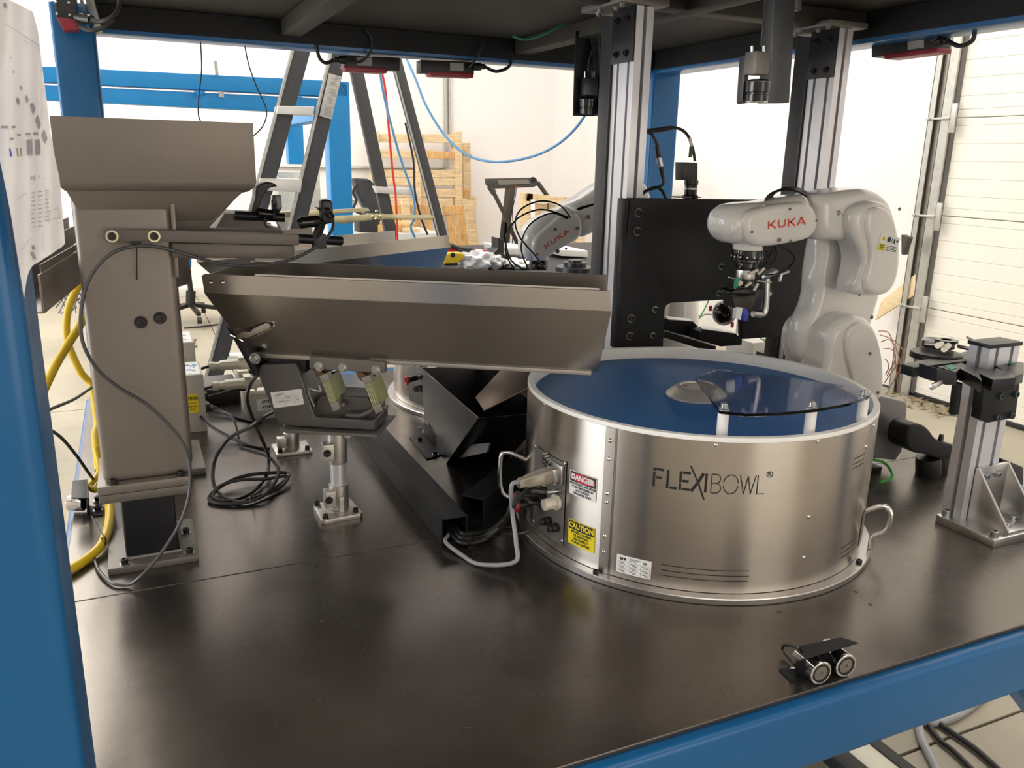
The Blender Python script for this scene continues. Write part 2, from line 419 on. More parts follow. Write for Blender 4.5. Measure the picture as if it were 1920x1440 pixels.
# the blown-in leaves along the door sill
b = B()
for i in range(170):
    y = random.uniform(3.7, 4.75); x = XR-.05-abs(random.gauss(0, .14)); a = random.uniform(0, 6.28); s_ = random.uniform(.012, .035)
    c = V((x, y, FL+random.uniform(.004, .03))); ux = V((math.cos(a), math.sin(a), random.uniform(-.4, .4)))*s_; uy = V((-math.sin(a), math.cos(a), random.uniform(-.3, .3)))*s_*.4
    b.prism([c-ux, c+uy, c+ux, c-uy], (0, 0, .001))
o = top('leaf_litter', b, mk('dry_leaves', (.2, .15, .07), .8, var=.4, scale=30), 'dry leaves and dirt blown in along the garage door sill', 'leaves'); o['kind'] = 'stuff'
# conduit on the back wall
YC = YB-.03
def P(px, py, Y=YC): return ony(px, py, Y)
b = B(); b.tube([P(835, 60), P(835, 140), P(836, 300), P(832, 312), P(822, 316), P(780, 316), P(520, 312)], .022, k=4)
top('wall_conduit', b, galv, 'grey conduit running up the back wall and turning left behind the pallets', 'conduit')
b = B(); b.tube([P(843, 60), P(843, 180), P(844, 262)], .02, k=2)
top('wall_conduit', b, galv, 'straight vertical conduit on the back wall beside the bent one', 'conduit')
b = B(); b.tube([P(480, 376), P(600, 374), P(670, 375)], .02, k=2)
top('wall_conduit', b, galv, 'lower horizontal grey conduit low on the back wall behind the ladder', 'conduit')

# ------------------------------------------------------------------ blue machine frame
TX0, TX1, TY0, TY1 = -.165, 1.90, .775, 2.80
fr = thing('gantry', 'blue welded tube frame carrying the steel table and the overhead deck', 'frame', (.85, 1.8, FL))
for x0, x1, y0, y1, nm in ((-.177, -.075, .665, .767, 'post'), (-.157, -.045, 2.80, 2.90, 'post'), (1.835, 1.96, 2.80, 2.92, 'post'), (1.91, 2.01, .665, .767, 'post')):
    obj(nm, B().box((x0, y0, FL), (x1, y1, 1.136)), blue, fr, bev=.014, seg=4)
# table rails
obj('rail', B().box((-.075, .757, -.122), (1.91, .83, -.0085)), blue, fr, bev=.013, seg=4)
obj('rail', B().box((-.177, .767, -.12), (-.105, 2.80, -.0085)), blue, fr, bev=.01, seg=3)
obj('rail', B().box((1.86, .767, -.12), (1.95, 2.80, -.0085)), blue, fr, bev=.01, seg=3)
obj('rail', B().box((-.05, 2.80, -.12), (1.835, 2.88, -.0085)), blue, fr, bev=.01, seg=3)
obj('brace', B().beam((1.36, .80, -.10), (1.93, .72, -.72), .075, .075), blue, fr, bev=.01, seg=3)
# overhead rails: blue tube, dark liner towards the inside
ZB = 1.06
for lo, hi in (((-.157, 2.807, ZB), (1.95, 2.9, ZB+.075)), ((1.841, .7, ZB), (1.94, 2.807, ZB+.075)), ((-.17, .665, 1.3), (1.9, .74, 1.38))):
    if hi[2] > 1.3: continue
    obj('overhead_rail', B().box(lo, hi), blue, fr, bev=.006, seg=2)
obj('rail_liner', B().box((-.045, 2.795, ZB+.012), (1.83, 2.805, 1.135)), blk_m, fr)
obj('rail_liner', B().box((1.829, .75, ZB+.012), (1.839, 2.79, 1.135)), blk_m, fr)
dk = obj('overhead_deck', B().box((-.06, .62, 1.137), (1.98, 2.93, 1.146)), steel_c, fr, label='dark steel deck sheet')
for (x, y0, y1, wd) in ((.50, .7, 2.79, .06), (1.285, .7, 2.79, .06)):
    obj('deck_joist', B().box((x-wd/2, y0, 1.09), (x+wd/2, y1, 1.136)), steel_c, fr, bev=.004)
obj('deck_joist', B().box((-.055, 1.79, 1.091), (1.83, 1.85, 1.1355)), steel_c, fr, bev=.004)

# ------------------------------------------------------------------ steel table top, two sheets butted at a seam
tt = thing('table_top', 'dark hot-rolled steel table top of two scratched sheets', 'table', (.85, 1.8, -.008))
s1 = obj('sheet', B().box((TX0, TY0, -.008), (TX1, 1.4445, 0)), steel_t, tt, bev=.0012, seg=1)
s2 = obj('sheet', B().box((TX0, 1.4465, -.008), (TX1, TY1, 0)), steel_t, tt, bev=.0012, seg=1)
b = B()
rnd = random.Random(3)
for i in range(300):
    x = rnd.uniform(-.1, 1.7); y = rnd.uniform(.8, 1.6)
    a = rnd.choice((.4, 2.4, .1))+rnd.gauss(0, .5); L = rnd.expovariate(1/.009)+.002; cv = rnd.gauss(0, 6)
    pts = [(x+math.cos(a)*L*t+cv*L*L*t*t*-math.sin(a), y+math.sin(a)*L*t+cv*L*L*t*t*math.cos(a)) for t in (0, .5, 1)]
    stroke(b, lambda u, v: V((u, v, .00015)), pts, rnd.uniform(.00015, .0005), 0)
for i in range(60):
    x = rnd.uniform(-.1, 1.5); y = rnd.uniform(.8, 1.4); r_ = rnd.uniform(.0006, .0018)
    b.bm.faces.new([b.bm.verts.new((x+r_*math.cos(t), y+r_*math.sin(t), .00018)) for t in (0, 1.2, 2.4, 3.8, 5)])
obj('scratch_mark', b, mk('bare_scratch', (.17, .155, .135), .55, .4), tt, kind='stuff')
for px, py in ((1461, 1147), (1605, 1110), (1632, 1134)):
    bolt(tt, onz(px, py), (0, 0, 1), .0035, .001, 'hole', print_k, 'hole')

# ------------------------------------------------------------------ rotary feeder bowls
BC = V((1.038, 1.351, 0)); RB = .35; HB = .30
hubm = mk('satin_hub_aluminium', (.62, .59, .54), .45, .6)
def bowl(C, detail=True, label=''):
    t = thing('rotary_feeder_bowl', label, 'feeder', C)
    def cyl3(off=.0, R=RB):
        def f(th_deg, z, o=off): 
            a = math.radians(th_deg); return V((C.x+(R+o)*math.cos(a), C.y+(R+o)*math.sin(a), z))
        return f
    sh = B().lathe([(RB-.004, .013), (RB, .013), (RB, .2915), (RB-.004, .2915)], C, n=128, cap=False)
    obj('shell', sh, ss_b, t)
    obj('flange', B().lathe([(.33, 0), (.3685, 0), (.37, .0015), (.37, .0105), (.3685, .012), (.33, .012)], C, n=128), alu_m, t)
    obj('rim', B().lathe([(RB-.013, .268), (RB-.013, .298), (RB-.012, .2995), (RB-.001, .2995), (RB, .298), (RB, .2918), (RB-.006, .291)], C, n=128, cap=False), white_p, t)
    obj('disc', B().lathe([(RB-.0135, .255), (RB-.0135, .2735), (.03, .2742), (.0, .2742)], C, n=96), belt, t)
    obj('hub', B().lathe([(.062, .274), (.062, .277), (.045, .291), (.040, .294), (.034, .2945), (.033, .2925), (.0, .2925)], C, n=48), hubm, t)
    for k in range(3): bolt(t, C+V((.022*math.cos(k*2.1+.4), .022*math.sin(k*2.1+.4), .2925)), (0, 0, 1), .0035, .002, 'hole', oxide, 'hub_bolt')
    return t
fb = bowl(BC, True, 'large round stainless vibratory feeder drum with a blue rubber disc, in front')
def f3a(th0, z0, off):   # x to the right, y up on the outside of the drum
    def f(x, y):
        a = math.radians(th0)+x/RB; R = RB+off; return V((BC.x+R*math.cos(a), BC.y+R*math.sin(a), z0+y))
    return f
def D(a): return math.radians(a)*RB
# lapped seam strip with pan screws
b = B(); patch(b, f3a(-152.6, 0, .0016), 0, .0125, D(3.6), .2915, 4); patch(b, f3a(-148.95, 0, .0008), 0, .0125, .0012, .2915, 1)
sp = obj('seam_strip', b, ss_d, fb)
b = B(); patch(b, f3a(-149.3, 0, .0018), 0, .0125, .0009, .2915, 1); obj('seam_gap', b, print_k, fb)
for zz in (.268, .234, .169, .152, .086, .055): bolt(fb, f3a(-151, zz, .0016)(0, 0), V((math.cos(math.radians(-151)), math.sin(math.radians(-151)), 0)), .0042, .0035, 'pan', chrome, 'screw')
for a, zz in ((-121, .287), (-91.2, .288), (-91, .149), (-90.9, .071), (179, .289), (-66, .25), (-61, .284), (-40, .287)):
    bolt(fb, f3a(a, zz, 0)(0, 0), V((math.cos(math.radians(a)), math.sin(math.radians(a)), 0)), .0036, .003, 'pan', chrome, 'screw')
for a in (-152.5, -62, 120, 30): bolt(fb, V((BC.x+.3605*math.cos(math.radians(a)), BC.y+.3605*math.sin(math.radians(a)), .012)), (0, 0, 1), .0055, .006, 'socket', oxide, 'flange_bolt')
# cut-out word mark: thin sans strokes with stencil bridges
def word(b, f3):
    H = .034; xs_ = {'F': 0, 'L': .0235, 'E': .045, 'X': .066, 'I': .0865, 'B': .095, 'O': .1165, 'W': .140, 'L2': .1665}
    T, t = .0042, .0016
    def S(p, wd): stroke(b, f3, p, wd)
    x = 0; S([(x, 0), (x, .0265)], T); S([(x, .0285), (x, H)], T); S([(x-.002, H-.002), (x+.0165, H-.002)], T); S([(x+.004, H*.5), (x+.014, H*.5)], T)
    x = .0235; S([(x, 0), (x, H)], T); S([(x+.003, .002), (x+.016, .002)], T)
    x = .045; S([(x, 0), (x, .012)], T); S([(x, .014), (x, H)], T); S([(x+.003, .002), (x+.0165, .002)], T); S([(x+.003, H-.002), (x+.0165, H-.002)], T); S([(x+.003, H*.5), (x+.014, H*.5)], T)
    x = .064; S([(x-.004, H+.012), (x+.0105, H*.5)], .0028); S([(x+.0105, H*.5), (x+.0225, -.0135)], .0032)
    S([(x+.0185, H), (x+.0105, H*.5), (x, 0)], .0052)
    x = .0865; S([(x+.001, 0), (x+.001, H)], .0042)
    def arc(cx, cy, rx, ry, a0, a1, n=12): return [(cx+rx*math.cos(a0+(a1-a0)*i/n), cy+ry*math.sin(a0+(a1-a0)*i/n)) for i in range(n+1)]
    x = .0965; S([(x, 0), (x, H)], t)
    S([(x, H)]+arc(x+.008, H*.76, .0065, H*.24, PI/2, -PI/2)+[(x, H*.52)], t); S(arc(x+.0085, H*.26, .0075, H*.26, PI/2, -PI/2)+[(x, 0)], t)
    x = .129; S(arc(x, H/2, .0125, H/2, .15, PI-.15, 16), t); S(arc(x, H/2, .0125, H/2, PI+.15, 2*PI-.15, 16), t)
    x = .144; S([(x, H), (x+.0075, 0), (x+.0135, H*.95), (x+.0195, 0), (x+.027, H)], t)
    x = .1745; S([(x, H), (x, 0), (x+.0135, 0)], t)
    S(arc(.1945, H+.001, .0052, .0052, 0, 2*PI, 14), .0011); S([(.1925, H-.002), (.1925, H+.0042), (.1955, H+.0042), (.1962, H+.002), (.1925, H+.001), (.1965, H-.002)], .0011)
b = B(); word(b, f3a(-137.2, .2005, .0006)); obj('word_mark', b, print_k, fb, label='dark cut-out lettering')
for (a0, a1, zs) in ((-133.3, -108.3, (.056, .046, .036)), (-73.4, -66, (.236, .226, .218)), (-74, -63, (.062, .052, .042))):
    b = B()
    for zz in zs: patch(b, f3a(a0, zz, .0006), 0, 0, D(a1-a0), .0011, 8)
    obj('slot_lines', b, print_k, fb)
# labels
def label(a0, z1, wd, ht, m, name, rim=None):
    b = B(); patch(b, f3a(a0, z1, .0009), 0, 0, wd, -ht, 6); return obj(name, b, m, fb)
Wd = D(10.6)
dl = label(-165.3, .190, Wd, .047, w_board, 'danger_label')
b = B(); patch(b, f3a(-165.3, .190, .0013), .0015, -.0015, Wd-.0015, -.021); obj('header', b, print_k, dl)
b = B(); F_ = f3a(-165.3, .190, .0017); c = [(Wd/2+Wd*.455*math.cos(t), -.0112+.0085*math.sin(t)) for t in [2*PI*i/28 for i in range(28)]]
for i in range(28): b.bm.faces.new([b.bm.verts.new(F_(*q)) for q in ((Wd/2, -.0112), c[i], c[(i+1) % 28])])
obj('oval', b, print_r, dl)
b = B(); text_on(b, 'DANGER', .0145, f3a(-165.3, .190, .0021), Wd/2, -.0112, .92, .0006); obj('lettering', b, w_board, dl)
b = B()
for i, s_ in enumerate(('MAINTENANCE AND REPAIR', 'TO BE PERFORMED BY', 'AUTHORIZED', 'PERSONNEL ONLY')):
    text_on(b, s_, .0062, f3a(-165.3, .190, .0013), Wd/2, -.0245-i*.0061, .78 if i == 0 else .84, .00022)
obj('lettering', b, print_k, dl)
cl = label(-165.0, .0925, Wd, .049, yel, 'caution_label')
b = B(); patch(b, f3a(-165.0, .0925, .0013), .0015, -.0015, Wd-.0015, -.018); obj('header', b, print_k, cl)
b = B(); text_on(b, 'CAUTION', .0145, f3a(-165.0, .0925, .0018), Wd/2, -.0098, .9, .0006); obj('lettering', b, yel, cl)
b = B()
for i, s_ in enumerate(('BEFORE CLEANING', 'OR SERVICING', 'DISCONNECT', 'POWER SUPPLIES')): text_on(b, s_, .0066, f3a(-165.0, .0925, .0014), Wd/2, -.0223-i*.0068, .86, .0002)
obj('lettering', b, print_k, cl)
rl = label(-146.7, .0585, D(10.6), .035, w_board, 'rating_plate')
b = B(); F_ = f3a(-146.7, .0585, .0013)
text_on(b, 'ars', .0085, F_, .012, -.0062, 1.2, .0004); text_on(b, 'CE', .006, F_, .053, -.007, 1, .0002)
for i in range(3): patch(b, F_, .024, -.0035-i*.002, .046-.004*i, -.0042-i*.002)
for i, yy in enumerate((-.0115, -.0195, -.027)):
    patch(b, F_, .003, yy, .062, yy-.0003)
    for x_ in (.005, .027, .048): patch(b, F_, x_, yy-.002, x_+.010, yy-.003, 2); patch(b, F_, x_+.003, yy-.0045, x_+.012, yy-.0055, 2)
for x_ in (.003, .025, .046, .062): patch(b, F_, x_, -.0115, x_+.0003, -.033, 1)
obj('lettering', b, print_k, rl)
# clear acrylic guard on three nylon standoffs
g = [onz(x, y, .334) for x, y in ((1302, 712), (1312, 704), (1345, 696))]
gr = [onz(x, y, .334) for x, y in ((1302, 712), (1345, 697), (1480, 712), (1570, 726), (1634, 741), (1625, 750), (1590, 762), (1530, 773), (1460, 780), (1400, 782), (1348, 776))]
cv = obj('clear_guard', B().prism(gr, (0, 0, .0055)), clear, fb, bev=.0008, seg=1, label='clear acrylic guard')
for px, py in ((1357, 771), (1522, 768), (1620, 746)):
    q = onz(px, py, .334); q = V((q.x, q.y, 0))
    obj('standoff', B().cyl(q+V((0, 0, .2905)), q+V((0, 0, .3335)), .0095, n=24), white_p, fb)
    bolt(fb, q+V((0, 0, .3405)), (0, 0, 1), .0062, .007, 'socket', zinc, 'guard_bolt', zinc)
# pull handles
def handle(a, z1=.03, z2=.10, out=.055, name='handle'):
    ca = V((math.cos(math.radians(a)), math.sin(math.radians(a)), 0)); ta = V((-ca.y, ca.x, 0))
    p = BC+ca*RB
    b = B(); b.tube([p+ca*.018+V((0, 0, z1-.017)), p+ca*.02+V((0, 0, z1+.008)), p+ca*out+ta*.00+V((0, 0, z1+.028)), p+ca*(out+.003)+V((0, 0, z2-.012)), p+ca*(out-.012)+V((0, 0, z2)), p+ca*.004+V((0, 0, z2-.014)), p-ca*.002+V((0, 0, z2-.016))], .0052, n=12, k=5)
    obj(name, b, chrome, fb)
handle(-50, .03, .105, .042); handle(158, .03, .145, .05)
b = B(); patch(b, f3a(-58, .03, .001), 0, 0, D(12), .07, 4); obj('handle_plate', b, ss_d, fb)
# connector panel
b = B(); F_ = f3a(173.6, 0, .0018)
for (x0, x1, y0, y1) in ((0, D(19.4), .03, .197),): patch(b, F_, x0, y0, x1, y1+.0, 10)
cp = obj('connector_panel', b, plate_s, fb)
def An(a): return V((math.cos(math.radians(a)), math.sin(math.radians(a)), 0))
def S3(a, z, o=0): return BC+An(a)*(RB+.002+o)+V((0, 0, z))
for a, z in ((174.5, .194), (-167.5, .197), (-167.6, .04), (174.5, .035)): bolt(fb, S3(a, z), An(a), .0042, .003, 'pan', zinc, 'screw')
# grey multi-pin plug
nrm = An(-171.5); tg = V((-nrm.y, nrm.x, 0))
q = S3(-170.4, .172)
obj('plug_socket', B().obox(q+nrm*.003, nrm*.003, tg*.0165, V((0, 0, .019))).obox(q+nrm*.012, nrm*.008, tg*.012, V((0, 0, .013))), alu_m, fb, bev=.0012)
d_ = (nrm*.9-tg*.15+V((0, 0, -.12))).normalized()
q2 = q+nrm*.016
pb = B(); rs = []
for s_, hw, hh in ((0, .0115, .013), (.022, .0115, .0135), (.05, .009, .011), (.058, .007, .009), (.068, .007, .009)):
    c = q2+d_*s_; rs.append([c+tg*hw*sx+V((0, 0, hh*sy)) for sx, sy in ((-1, -.7), (-.7, -1), (.7, -1), (1, -.7), (1, .7), (.7, 1), (-.7, 1), (-1, .7))])
obj('plug', pb.loft(rs), mk('taupe_plug_metal', (.3, .27, .22), .4, .4), fb, bev=.0008, label='taupe metal cable plug')
PLUG = q2+d_*.068
for z in (.185, .176, .167):
    for a in (-177.2, -175.8, -174.4, -173.2): obj('pin_terminal', B().cyl(S3(a, z+.012-(a+177)*.002), S3(a, z+.012-(a+177)*.002, .011), .0034, n=8), zinc, fb)
for a, z in ((-172, .146), (-175.5, .141), (-172.3, .131), (-178, .128)): bolt(fb, S3(a, z), An(a), .0045, .004, 'pan', zinc, 'screw')
obj('toggle_switch', B().cyl(S3(-169.5, .138), S3(-169.5, .138, .007), .0055, n=12).cyl(S3(-169.5, .138, .006), S3(-171, .137, .022), .0024, .0034, n=10), chrome, fb)
obj('knob', B().cyl(S3(-170.6, .113), S3(-170.6, .113, .006), .0155, n=28).cyl(S3(-170.6, .113, .006), S3(-170.9, .112, .03), .0118, .0112, n=8), ivory, fb, bev=.0008, label='ivory air fitting knob')
for a, z in ((-170.3, .062), (-174.2, .066), (177.5, .09)): obj('cable_gland', B().cyl(S3(a, z), S3(a, z, .012), .009, n=8).cyl(S3(a, z, .012), S3(a, z, .02), .0068, n=14), blk_p, fb, bev=.0006)
# rear drum
C2 = V((1.06, 2.40, 0))
fb2 = bowl(C2, False, 'second feeder drum at the back of the table, mostly hidden behind the black chute')
f2 = lambda a0, z0_, o: (lambda x, y: V((C2.x+(RB+o)*math.cos(math.radians(a0)+x/RB), C2.y+(RB+o)*math.sin(math.radians(a0)+x/RB), z0_+y)))
b = B(); patch(b, f2(194, .03, .002), 0, 0, D(13), .2, 6); obj('connector_panel', b, plate_s, fb2)
b = B(); patch(b, f2(209, .045, .0015), 0, 0, D(9), .06); l2 = obj('caution_label', b, yel, fb2)
b = B(); patch(b, f2(209, .084, .002), .002, 0, D(8.6), .018); obj('header', b, print_k, l2)
b = B(); text_on(b, 'CAUTION', .0145, f2(209, .093, .0025), D(4.5), 0, .9, .0006); obj('lettering', b, yel, l2)
def S4(a, z, o=0): return C2+V((math.cos(math.radians(a)), math.sin(math.radians(a)), 0))*(RB+.002+o)+V((0, 0, z))
obj('knob', B().cyl(S4(202, .16), S4(202, .16, .006), .0155, n=28).cyl(S4(202, .16, .006), S4(202, .16, .03), .0118, .0112, n=8), white_p, fb2, bev=.0008)
obj('air_valve', B().cyl(S4(203, .115), S4(203, .112, .045), .008, n=12), blk_p, fb2)
obj('release_ring', B().tube([S4(203, .112, .052)+V((0, .011*math.cos(t), .011*math.sin(t))) for t in [2*PI*i/14 for i in range(14)]], .0035, sm=False, closed=True), red, fb2)
for a, z in ((206, .085), (203, .08)): obj('cable_gland', B().cyl(S4(a, z), S4(a, z, .02), .009, n=8), blk_p, fb2)
obj('serial_label', B().prism([f2(208, .2, .003)(0, 0), f2(208, .2, .003)(.05, 0), f2(208, .23, .003)(.05, 0), f2(208, .23, .003)(0, 0)], (-.0004, -.0004, 0)), w_board, fb2)
# ------------------------------------------------------------------ bulk hopper on its column
hp = thing('hopper_column', 'tall warm-grey hopper standing on a square column at the left', 'hopper', (-.015, 1.6, 0))
obj('base_plate', B().box((-.094, 1.522, 0), (.060, 1.70, .013)), plate_s, hp, bev=.002)
obj('lower_column', B().box((-.063, 1.552, .013), (.028, 1.66, .136)), mk('black_box_tube', (.02, .021, .025), .35, .5, var=.15), hp, bev=.006, seg=3)
obj('weld_bead', B().tube([(-.066, 1.549, .015), (.031, 1.549, .015), (.031, 1.66, .015)], .004, sm=False, n=6), plate_s, hp)
obj('spacer_plate', B().box((-.095, 1.527, .136), (.058, 1.69, .152)), plate_s, hp, bev=.0015)
obj('flange_plate', B().box((-.096, 1.526, .1525), (.058, 1.69, .169)), grey_p, hp, bev=.003)
obj('column', B().box((-.086, 1.541, .169), (.062, 1.68, .676)), grey_p, hp, bev=.013, seg=4)
for x in (-.082, .046): bolt(hp, (x+.012 if x < 0 else x-.004, 1.533, .169), (0, 0, 1), .0065, .009, 'socket', oxide, washer=zinc)
for x, y in ((-.066, 1.535), (.045, 1.537), (.045, 1.63)): bolt(hp, (x, y, .013), (0, 0, 1), .0062, .009, 'socket', oxide, washer=zinc)
for px, py in ((264, 604), (300, 596)): bolt(hp, ony(px, py, 1.5405), (0, -1, 0), .0075, .006, 'socket', oxide, 'bolt', oxide)
# bin with a sloped right side, front folded under
BX0, BX1, BY0, BY1, BZ0, BZ1 = -.100, .200, 1.502, 1.76, .668, .785
b = B(); th = .003
def shell(b, rings):      # open walls from rectangular rings, thickness th
    for A, C in zip(rings, rings[1:]):
        for i in range(4): b.sheet([[A[i], A[(i+1) % 4], C[(i+1) % 4], C[i]]], -th)
def rect(x0, x1, y0, y1, z): return [(x0, y0, z), (x1, y0, z), (x1, y1, z), (x0, y1, z)]
prof = []
fold = [(0, .80), (0, .70), (.0015, .676), (.006, .660), (.016, .648)]
out = rect(BX0, BX1, BY0, BY1, .788)
rings = [out, rect(BX0, BX1, BY0, BY1, .691), rect(BX0+.002, BX1-.004, BY0+.004, BY1-.01, .682), rect(BX0+.008, BX1-.012, BY0+.014, BY1-.02, .676), rect(BX0+.018, BX1-.022, BY0+.042, BY1-.04, .672)]
b.loft([[V(p) for p in r] for r in rings], cap=False)
b.loft([[V(p) for p in rect(BX0+.018, BX1-.022, BY0+.042, BY1-.04, .672)], [V(p) for p in rect(-.07, .118, BY0+.06, 1.69, .606)]], cap=False)
b.loft([[V(p) for p in rect(BX0+.004, BX1-.004, BY0+.004, BY1-.004, .786)], [V(p) for p in rect(BX0+.004, BX1-.004, BY0+.004, BY1-.004, .691)], [V(p) for p in rect(-.066, .114, BY0+.064, 1.686, .612)]], cap=False)
b.loft([[V(p) for p in out], [V(p) for p in rect(BX0+.004, BX1-.004, BY0+.004, BY1-.004, .786)]], cap=False)
obj('bin', b, grey_p, hp, bev=.002, ang=50)
b = B(); b.prism([onp(318, 372, (0, 1.534, 0), V((0, 1, 0))), onp(327, 372, (0, 1.534, 0), V((0, 1, 0))), onp(336, 520, (0, 1.534, 0), V((0, 1, 0))), onp(329, 520, (0, 1.534, 0), V((0, 1, 0)))], (0, .008, 0))
obj('gusset_rib', b, grey_p, hp, bev=.002)
# vibrating tray carried on the column by two side bars
YT = 1.522
tl = ony(198, 430, YT); tr_ = ony(561, 440, YT); bl_ = ony(198, 455, YT); br_ = ony(561, 458, YT); lb = ony(553, 484, YT+.004); 
b = B()
b.box((tl.x, YT, .603), (.268, YT+.012, .617+.0)) if False else None
b.prism([ony(198, 430, YT), ony(300, 431, YT), ony(561, 440, YT), ony(561, 460, YT), ony(300, 454, YT), ony(198, 453, YT)], (0, .012, 0))
obj('side_bar', b, brn_p, hp, bev=.0015)
b = B(); b.prism([ony(322, 455, YT+.006), ony(553, 460, YT+.006), ony(553, 485, YT+.006), ony(322, 484, YT+.006)], (0, .15, 0))
obj('tray', b, brn_p, hp, bev=.004)
b = B(); b.prism([ony(330, 425, YT+.155), ony(530, 432, YT+.155), ony(538, 452, YT+.155), ony(330, 455, YT+.155)], (0, .01, 0)); obj('side_bar', b, brn_p, hp, bev=.0015)
for px, py in ((210, 443), (289, 443)): bolt(hp, ony(px, py, YT), (0, -1, 0), .0068, .006, 'socket', oxide, 'bolt', brass)
b = B(); b.prism([ony(243, 454, YT-.004), ony(266, 455, YT-.004), ony(258, 461, YT-.004), ony(250, 461, YT-.004)], (0, .01, 0)); b.prism([ony(255, 455, YT-.004), ony(257.5, 455, YT-.004), ony(257.8, 525, YT+.012), ony(255.6, 525, YT+.012)], (0, .0015, 0))
obj('cable_tie', b, blk_p, hp)
b = B(); b.cyl(ony(555, 447, 1.545), ony(641, 452, 1.56), .0085, n=20); obj('sensor_rod', b, blk_a, hp, bev=.0008, label='round black sensor rod')
q = ony(598, 452, 1.553)
b = B(); b.obox(q, V((.0115, 0, 0)), V((0, .011, 0)), V((0, 0, .013))).tube([ony(592, 446, 1.55), ony(600, 425, 1.545), ony(603, 412, 1.54)], .0085, n=10)
obj('rod_clamp', b, blk_p, hp, bev=.002)
b = B(); b.cyl(ony(562, 418, 1.54), ony(598, 414, 1.545), .0105, n=20).cyl(ony(559, 420, 1.54), ony(564, 418, 1.54), .008, n=16); obj('laser_barrel', b, blk_g, hp, bev=.001, label='glossy black sensor barrel')
b = B(); pillow(b, [(ony(x, y, 1.55).x, ony(x, y, 1.55).z) for x, y in ((599, 382), (602, 375), (614, 374), (620, 380), (622, 412), (614, 418), (602, 417))], lambda u, v, w_: V((u, w_, v)), 1.535, 1.56, .004, k=3); b.cyl(ony(612, 395, 1.535), ony(616, 400, 1.525), .007, n=16).cyl(ony(616, 398, 1.53), ony(624, 408, 1.52), .0048, n=12)
b.prism([ony(592, 388, 1.545), ony(600, 396, 1.545), ony(602, 390, 1.545)], (0, .01, 0))
obj('camera_head', b, blk_p, hp, bev=.0008)

# sensor lead from the camera head, tied to the bar, round the column to the table
b = B(); b.tube([ony(624, 410, 1.52), ony(623, 430, 1.50), ony(600, 458, 1.49), ony(545, 487, 1.485), ony(480, 498, 1.50), ony(420, 496, 1.51), ony(370, 483, 1.515), ony(310, 466, 1.515), ony(262, 461, 1.512), ony(215, 472, 1.50), ony(178, 505, 1.49), ony(158, 548, 1.485), ony(151, 605, 1.48), ony(158, 650, 1.48), ony(185, 695, 1.485), ony(225, 728, 1.49), ony(275, 758, 1.495), ony(320, 800, 1.495), ony(345, 835, 1.49), ony(356, 875, 1.485), ony(354, 930, 1.475), ony(335, 985, 1.465), ony(300, 1040, 1.455), ony(265, 1080, 1.45), onz(240, 1096, .006), onz(210, 1093, .006), onz(185, 1070, .006), onz(175, 1040, .006)], .0031, n=8, k=6)
top('sensor_lead', b, mk('grey_black_cable', (.05, .05, .055), .4), 'thin dark lead looping from the sensor head around the front of the hopper column', 'cable')

# ------------------------------------------------------------------ main trough feeder
dx = V((math.cos(math.radians(-31.8)), math.sin(math.radians(-31.8)), 0)); nx_ = V((-dx.y, dx.x, 0)); ZV = V((0, 0, 1))
Q0 = onz(1145, 545, .522)             # near top corner at the delivery end
def T(l, n, z): return V((Q0.x, Q0.y, 0))+dx*l+nx_*n+ZV*z
def TP(px, py, n):                     # pixel onto the vertical plane at offset n
    return onp(px, py, T(0, n, 0), nx_)
tf = thing('trough_feeder', 'long stainless trough feeder in front, aimed over the blue disc', 'feeder', (.35, 1.645, 0))
TL = TP(380, 512, 0); TLl = (TL-T(0, 0, TL.z)).dot(dx); ztop = .522
fl_ = TP(383, 551, 0); fr_ = TP(1146, 583, 0)
lB = TP(478, 662, .05); rB = TP(1121, 696, .05)
print('trough', TLl, TL.z, fl_.z, fr_.z, lB.z, rB.z)
zf = (fl_.z+fr_.z)/2; zb_ = (lB.z+rB.z)/2
def ll(p): return (p-T(0, 0, p.z)).dot(dx)
b = B(); W = .21; t = .0022
lf = ll(fl_); lb2 = ll(lB); rb2 = ll(rB)
near = [T(lf-.003, 0, ztop-.004), T(lf+.004, 0, ztop), T(0, 0, ztop), T(.003, 0, zf), T(lf, 0, zf)]
b.prism(near, nx_*t)
lm_ = TP(432, 621, .028); lmz = lm_.z; lml = ll(lm_)
b.prism([T(lf, 0, zf), T(.003, 0, zf), T(rb2, .05, zb_), T(lb2-.012, .05, zb_)], nx_*t)
far = [T(lf-.003, W, ztop-.004), T(lf+.004, W, ztop), T(-.012, W, ztop), T(-.009, W, zf), T(lf, W, zf)]
b.prism(far, -nx_*t); b.prism([T(lf, W, zf), T(-.009, W, zf), T(rb2, W-.05, zb_), T(lb2-.012, W-.05, zb_)], -nx_*t)
b.prism([T(lb2-.012, .05, zb_), T(rb2, .05, zb_), T(rb2, W-.05, zb_), T(lb2-.012, W-.05, zb_)], ZV*t)
b.prism([T(lf, t, ztop-.003), T(lf, W-t, ztop-.003), T(lf, W-t, zf), T(lf, t, zf)], dx*t)
b.prism([T(lf, t, zf), T(lf, W-t, zf), T(lb2-.012, W-.05, zb_), T(lb2-.012, .05+t, zb_)], dx*t)
obj('trough', b, ss, tf, bev=.0006, seg=1, ang=25)
b = B(); b.prism([T(lf+.10, t+.0005, ztop-.012), T(-.02, t+.0005, ztop-.012), T(-.02, t+.0005, ztop+.003), T(lf+.10, t+.0005, ztop+.003)], nx_*.0008)
obj('lid_lip', b, mk('bright_lip', (.75, .72, .68), .3, .9), tf)
